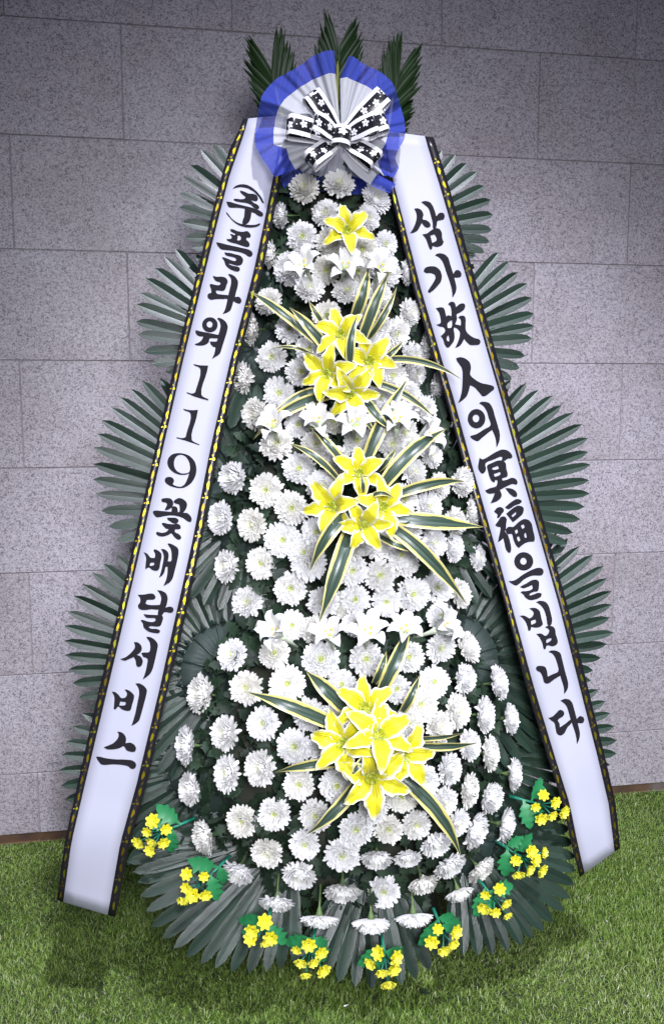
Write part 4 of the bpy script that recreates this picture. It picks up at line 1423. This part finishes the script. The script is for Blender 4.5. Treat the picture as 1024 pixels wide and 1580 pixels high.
def build_ribbons():
    S = 150.0 / 1024.0
    # edges at photo heights: y, black outer, white left, white right, black outer
    LE = [(172, 379, 386, 440, 452), (205, 367, 377, 433, 445), (230, 354, 368.5, 429, 442), (270, 342.5, 354.5, 422, 434), (345, 323, 335, 407, 420),
          (420, 304, 316.4, 391, 405), (555, 271, 283, 355.5, 368), (695, 239, 251, 324, 337.5), (835, 207, 219.5, 297, 311), (980, 173.7, 186, 264.5, 280),
          (1060, 154, 167, 247, 259.6), (1210, 120, 131.5, 211, 226.7), (1300, 100, 110.5, 186, 200.5), (1420, 84.5, 94, 165, 177)]
    RE = [(196, 577, 588, 652, 663), (215, 583, 594, 656, 669.5), (274, 598, 605, 674, 688), (300, 603, 611.5, 682, 695.7), (450, 638.6, 650, 725, 738),
          (560, 670, 682.7, 756, 769), (610, 686, 698, 770.6, 783.8), (710, 713, 725.4, 798, 811), (830, 748, 759.5, 832, 845), (930, 778, 787.5, 860.6, 873.8),
          (1060, 811.5, 823, 893.5, 906), (1170, 844.7, 856, 921.6, 933), (1240, 867, 878, 938, 949), (1300, 880, 890, 945.5, 955), (1360, 895, 904, 953, 961)]

    def interp(E, y, c):
        ys = [e[0] for e in E]
        return float(np.interp(y, ys, [e[c] for e in E]))

    def surf(px, py, extra=0.0, low=1240.0):
        w = max(0.0, py - low) / 180.0
        return on(px, py, RB_OFF - 0.02 * w * w + 0.006 * math.sin(w * 5) + 0.003 * math.sin(py / 41 + px / 55) + 0.0045 * math.sin(py / 77 + 1.3) + extra)

    def edge(E, y, c, skew):
        """edge point of column c for the station y: the station line is square to the ribbon"""
        xs = [interp(E, y, k) for k in range(1, 5)]
        mid = (xs[0] + xs[3]) / 2
        yy = y + (interp(E, y, c) - mid) * skew
        return interp(E, yy, c), yy

    def strip(E, y0, y1, c0, c1, skew_f, extra, n=60, m=4):
        V, uv = [], []
        for i in range(n + 1):
            y = y0 + (y1 - y0) * i / n
            sk = skew_f(i / n)
            a, b = edge(E, y, c0, sk), edge(E, y, c1, sk)
            for j in range(m + 1):
                t = j / m
                V.append(surf(a[0] + (b[0] - a[0]) * t, a[1] + (b[1] - a[1]) * t, extra))
                uv.append((i / n * 12, t))
        return V, grid_faces(n, m), uv

    def leaf_shape(flip):
        o = []
        for k in range(9):
            t = k / 8
            o.append((0.30 * math.sin(math.pi * t ** 0.8) * (1 if k % 2 == 0 else 0.70), t))
        for k in range(7, 0, -1):
            t = k / 8
            o.append((-0.06 * math.sin(math.pi * t) - 0.08 * t, t))
        return [(x * flip, t) for x, t in o]

    def motif_polys(E, y0, y1, c0, c1, skew_f, phase):
        """gold sprigs along a black border"""
        Vs, Fs = [], []
        y = y0 + phase
        per = 59.0

        def put(poly, yc, x0, sy, sx, rot=0.0):
            b = len(Vs)
            for x, t in poly:
                xr = x * math.cos(rot) - t * math.sin(rot)
                tr = x * math.sin(rot) + t * math.cos(rot)
                yy = yc + tr * sy
                f = max(0.03, min(0.97, 0.5 + x0 + xr * sx))
                if yy > y1 - 1 or yy < y0:
                    yy = max(y0, min(y1 - 1, yy))
                sk = skew_f((yy - y0) / (y1 - y0))
                a, c = edge(E, yy, c0, sk), edge(E, yy, c1, sk)
                Vs.append(surf(a[0] + (c[0] - a[0]) * f, a[1] + (c[1] - a[1]) * f, 0.0018))
            Fs.append(tuple(range(b, b + len(poly))))
        dia = [(0, -.5), (.42, 0), (0, .5), (-.42, 0)]
        while y < y1 - 8:
            put(dia, y, 0.14, 5.5, 0.42, 0.3)
            put([(0, -.5), (.2, 0), (0, .5), (-.2, 0)], y + 1.5, -0.24, 4.5, 0.4, 0.9)
            put([(0, -.5), (.2, 0), (0, .5), (-.2, 0)], y - 5, -0.06, 4, 0.4, -0.3)
            put(leaf_shape(1), y + 9, -0.10, 14, 0.86)
            put(leaf_shape(-1), y + 34, 0.10, 14, 0.86)
            put([(0, -.5), (.10, 0), (0, .5), (-.08, 0)], y + 28, 0.05, 7, 0.4, 0.5)
            y += per
        return Vs, Fs

    for E, y0, y1, chars, lab, skew_f in (
            (LE, 180, 1402, LEFT, 'long white ribbon with black gold-leaf edges, lettered with Korean and the numerals 119',
             lambda t: 0.28 if t > .06 else -0.1 + 6.3 * t),
            (RE, 206, 1331, RIGHT, 'long white ribbon with black gold-leaf edges, lettered with Korean and Chinese characters',
             lambda t: (0.14 - 0.42 * min(1, t / .10)) if t < 0.75 else -0.28 - 0.36 * (t - 0.75) / 0.25)):
        P = surf((interp(E, y1, 1) + interp(E, y1, 4)) / 2, y1)
        root = thing('memorial_ribbon', lab, 'ribbon', P)
        V, F, uv = strip(E, y0, y1, 2, 3, skew_f, 0.0)
        o = obj('white_band', make_mesh('white_band', V, F, uv), MATS['ribbon_white'], root)
        sm = o.modifiers.new('thickness', 'SOLIDIFY')
        sm.thickness = 0.0006
        sm.offset = -1
        for c0, c1, ph in ((1, 2, 12), (3, 4, 38)):
            V, F, uv = strip(E, y0, y1, c0, c1, skew_f, 0.0004, m=2)
            o = obj('black_border', make_mesh('black_border', V, F, uv), MATS['ribbon_black'], root)
            sm = o.modifiers.new('thickness', 'SOLIDIFY')
            sm.thickness = 0.0006
            sm.offset = -1
            V, F = motif_polys(E, y0 + 6, y1 - 4, c0, c1, lambda t: skew_f(min(1, max(0, t))), ph)
            p = obj('gold_leaf_print', make_mesh('gold_leaf_print', V, F, smooth=False), MATS['gold_foil'], o)
            p['kind'] = 'stuff'
        q = 0
        for ox, oy, pieces in chars:
            VV, FF = [], []
            for pc in pieces:
                loops = [parse_loop(s) for s in pc.split('|')]
                tris = tessellate_polygon([[Vector((x, y, 0)) for x, y in lp] for lp in loops])
                b = len(VV)
                for lp in loops:
                    for x, y in lp:
                        VV.append(surf(ox + x * S, oy + y * S, 0.0014 + 0.00012 * (q % 4)))
                FF += [tuple(b + i for i in t) for t in tris]
                q += 1
            obj('printed_character', make_mesh('printed_character', VV, FF, smooth=False), MATS['ink'], root)


build_ribbons()


# ------------------------------------------------------------------ blue bow
def build_bow():
    KX, KY = 526, 212
    OB = 0.175
    K = on(KX, KY, OB)
    root = thing('funeral_bow', 'blue and white fabric rosette with a black and white blossom print bow', 'bow', K)
    crop = lambda pts: [(340 + x * 0.3516, y * 0.3516) for x, y in pts]
    Lo = crop([(500, 232), (470, 230), (400, 245), (350, 275), (300, 310), (255, 345), (215, 390), (185, 425), (165, 470), (150, 520), (146, 570), (158, 635), (195, 700), (215, 740), (232, 780), (330, 748)])
    Li = crop([(505, 330), (480, 325), (400, 345), (355, 375), (320, 410), (285, 440), (250, 480), (235, 520), (232, 570), (240, 635), (290, 650), (298, 700), (325, 745), (331, 745)])
    Ro = crop([(560, 250), (585, 245), (620, 265), (660, 290), (690, 312), (720, 340), (755, 375), (780, 420), (797, 460), (805, 510), (805, 560), (800, 610), (780, 660), (772, 700), (788, 740), (752, 782), (745, 760)])
    Ri = crop([(525, 345), (555, 335), (600, 355), (640, 380), (672, 405), (700, 440), (720, 480), (731, 520), (732, 580), (722, 630), (700, 680), (690, 720), (715, 770)])

    def resample(pts, n):
        P = np.array(pts)
        d = np.r_[0, np.cumsum(np.linalg.norm(np.diff(P, axis=0), axis=1))]
        s = np.linspace(0, d[-1], n)
        return np.stack([np.interp(s, d, P[:, 0]), np.interp(s, d, P[:, 1])], 1)

    def half(o, i, ph, off):
        n = 110
        O, I = resample(o, n + 1), resample(i, n + 1)

        def dep(k, rho):
            t = k / n
            w = math.sin(t * 17 + ph) * 0.7 + 0.45 * math.sin(t * 29 + 2 * ph) + 0.12 * math.sin(t * 61) + 0.16 * math.sin(t * 97 + ph)
            return off + 0.03 * rho - 0.012 * rho ** 3 + w * (0.017 * rho + 0.004)

        def wob(k, p, rho):
            t = k / n
            f = 1 + 0.026 * math.sin(t * 17 + ph + 1) * rho
            return (KX + (p[0] - KX) * f, KY + (p[1] - KY) * f)
        V, F, uv = [], [], []
        m = 8
        for k in range(n + 1):
            for j in range(m + 1):
                q = j / m
                p = (KX + (I[k][0] - KX) * q, KY + (I[k][1] - KY) * q)
                p = wob(k, p, q * .75)
                V.append(on(*p, dep(k, q * 0.75)))
        obj('white_fabric', make_mesh('white_fabric', V, grid_faces(n, m)), MATS['fabric_white'], root)
        V = []
        for k in range(n + 1):
            for j in range(5):
                q = j / 4
                p = (I[k][0] + (O[k][0] - I[k][0]) * q, I[k][1] + (O[k][1] - I[k][1]) * q)
                rho = 0.75 + 0.25 * q
                p = wob(k, p, rho)
                V.append(on(*p, dep(k, rho)))
        obj('blue_rim', make_mesh('blue_rim', V, grid_faces(n, 4)), MATS['fabric_blue'], root)
    half(Lo, Li, 0.4, OB - 0.02)
    half(Ro, Ri, 1.9, OB - 0.02)
    # lower fold of the rosette, behind
    lo = [(424, 268), (440, 296), (462, 306), (490, 300), (520, 292), (548, 300), (572, 305), (600, 296), (606, 285)]
    li = [(452, 255), (470, 268), (488, 274), (505, 270), (524, 262), (545, 272), (562, 279), (576, 276), (588, 262)]
    half(lo, li, 3.0, OB - 0.115)

    # a loose tail of the same fabric, blue at its end, hanging beside the first blooms
    for nm, m_, pts in (('white_tail', 'fabric_white', [(533, 232, 24), (548, 252, 24), (562, 266, 21), (576, 277, 19)]),
                        ('blue_tail', 'fabric_blue', [(576, 277, 19), (586, 282, 19), (597, 287, 18), (606, 291, 17)])):
        V = []
        for x, y, w in pts:
            for j in range(5):
                v = j / 4 - 0.5
                V.append(on(x - v * w * 0.55, y + v * w * 0.85, OB + 0.012 + 0.006 * math.cos(v * 9)))
        obj(nm, make_mesh(nm, V, grid_faces(3, 4)), MATS[m_], root)

    # printed ribbon loops
    def loop_obj(name, end, wpx, depth, base, seg=26, start=(KX, KY)):
        A, B = on(*start, OB + base), on(*end, OB + base)
        ax = B - A
        L = ax.length
        ax.normalize()
        nn = (NW - ax * NW.dot(ax)).normalized()
        sd = nn.cross(ax)
        W = wpx * px_m(A)
        prof = []
        for i in range(seg + 1):
            t = i / seg
            if t < 0.46:                       # front face outwards
                q = t / 0.46
                prof.append((L * q * 0.93, depth * (0.35 * q + 0.65 * math.sin(q * math.pi * 0.5) ** 1.5)))
            elif t < 0.56:
                a = (t - 0.46) / 0.10 * math.pi
                prof.append((L * 0.93 + math.sin(a) * L * 0.07, depth * (0.5 + 0.5 * math.cos(a))))
            else:
                q = (t - 0.56) / 0.44
                prof.append((L * 0.93 * (1 - q), 0.0))
        V, uv = [], []
        d = 0
        for i, (u, h) in enumerate(prof):
            if i:
                d += math.hypot(u - prof[i - 1][0], h - prof[i - 1][1])
            w = W * (0.66 + 0.38 * min(1, u / (L * 0.45)))
            for j in range(5):
                v = j / 4
                V.append(A + ax * u + nn * (h + 0.0025 * math.cos((v - .5) * math.pi)) + sd * (v - 0.5) * w)
                uv.append((d / W + 0.37 * end[0] % 1, v))
        o = obj(name, make_mesh(name, V, grid_faces(seg, 4), uv), MATS['bow_ribbon'], root)
    cc = lambda x, y: (340 + x * 0.3516, y * 0.3516)
    for e, w, dpt, base in ((cc(385, 432), 27, 0.035, 0.018), (cc(712, 440), 28, 0.04, 0.018), (cc(285, 572), 30, 0.035, 0.024), (cc(722, 548), 30, 0.032, 0.020),
                            (cc(382, 735), 27, 0.038, 0.020), (cc(678, 735), 28, 0.04, 0.020), (cc(398, 566), 29, 0.045, 0.040), (cc(676, 570), 29, 0.045, 0.040)):
        loop_obj('ribbon_loop', e, w, dpt, base)
    # knot band wrapped over the middle
    A = on(KX, KY, OB + 0.045)
    s = px_m(A)
    M = frame(A, NW, (0.12, 0, 1))
    V, uv = [], []
    for i in range(17):
        a = -1.9 + 3.8 * i / 16
        for j in range(7):
            v = j / 6
            # length runs left-right, width up-down
            V.append((math.sin(a) * 15.5 * s, (v - 0.5) * 29 * s, math.cos(a) * 0.020 + 0.004 * math.cos((v - .5) * math.pi)))
            uv.append((i / 16 * 1.45 + 0.02, v))
    obj('knot', make_mesh('knot', V, grid_faces(16, 6), uv), MATS['bow_ribbon'], root, M)


build_bow()


# ------------------------------------------------------------------ cycad fronds on top
def build_fronds():
    V, uv = [], []
    n = 8
    for i in range(n + 1):
        t = i / n
        w = 0.5 * (0.5 + 0.5 * math.sin(min(1, t / 0.25) * math.pi / 2)) * (1 - t ** 3.5) + 0.02
        for v in (-1, 0, 1):
            V.append((v * w, t, abs(v) * w * -0.35))
            uv.append((t, v))
    leaf = make_mesh('leaflet', V, grid_faces(n, 2), uv)
    leaf.materials.append(MATS['cycad_leaf'])

    def frond(label, top, bottom, ltips, rtips, nl=50):
        A, B = on(*top, 0.03), on(*bottom, 0.05)
        root = thing('cycad_frond', label, 'palm frond', B, 'cycad fronds above the bow')
        V, F = tube([B, (A + B) / 2 + NW * 0.01, A], [0.005, 0.0045, 0.0028], 7)
        obj('rachis', make_mesh('rachis', V, F), MATS['cycad_rachis'], root)
        for sgn, tips in ((-1, ltips), (1, rtips)):
            T = np.array(tips, float)
            for k in range(nl):
                t = k / (nl - 1)
                P = A + (B - A) * (0.72 * t) + NW * 0.004
                f = t * (len(T) - 1)
                x = np.interp(f, range(len(T)), T[:, 0]) + random.gauss(0, 1.6)
                y = np.interp(f, range(len(T)), T[:, 1]) + random.gauss(0, 2.6)
                D = on(x, y, 0.045 + random.uniform(-0.012, 0.012)) - P
                D *= random.uniform(0.93, 1.03)
                nn = (NW + Vector((0.5 * sgn * random.uniform(.4, 1.2), 0, 0))).normalized()
                M = frame(P, nn, D) @ Matrix.Diagonal((0.0130, D.length, 0.0130, 1))
                obj('leaflet', leaf, None, root, M)
    frond('dark green cycad frond rising above the ribbon lettered 119', (422, 122), (447, 250),
          [(377, 42), (373, 60), (371, 83), (378, 105), (383, 128), (388, 152), (396, 178)], [(433, 33), (440, 47), (449, 62), (455, 78), (459, 95), (458, 115)])
    frond('dark green cycad frond rising behind the gap in the blue bow', (521, 86), (516, 262),
          [(502, 10), (494, 25), (488, 45), (484, 62), (485, 80), (490, 100)], [(559, 21), (563, 38), (567, 55), (567, 72), (563, 90), (556, 108)])
    frond('dark green cycad frond rising above the Chinese character ribbon', (609, 130), (588, 258),
          [(617, 45), (607, 55), (597, 66), (589, 82), (584, 98), (582, 115)], [(659, 55), (659, 75), (657, 95), (652, 125), (646, 155), (639, 180), (629, 202)])


build_fronds()


# ------------------------------------------------------------------ leaf dropped on the turf
def build_litter():
    V, F, uv = mum_leaf_mesh('fallen_leaf', 0.035, 5)
    D = ray(646, 1531)
    P = CAM + D * ((0.024 - CAM_H) / D.z)
    o = obj('fallen_leaf', make_mesh('fallen_leaf', V, F, uv), MATS['mum_leaf'], None, frame(P, (0.1, -0.2, 1), (1, 0.3, 0), 0.8))
    tag(o, 'small fallen green leaf lying on the turf', 'leaf')
    D = ray(530, 1553)
    P = CAM + D * ((0.022 - CAM_H) / D.z)
    V, uv = [], []
    for i in range(5):
        t = i / 4
        for v in (-1, 0, 1):
            V.append((v * 0.004 * math.sin(math.pi * (0.15 + 0.75 * t)), t * 0.020, 0.002 * abs(v) + 0.004 * t * t))
            uv.append((t, 0.0))
    o = obj('fallen_petal', make_mesh('fallen_petal', V, grid_faces(4, 2), uv), MATS['chrysanthemum_petal'], None, frame(P, (0.1, -0.1, 1), (1, 0.3, 0), 0.55))
    tag(o, 'single white petal fallen on the turf', 'petal')


build_litter()
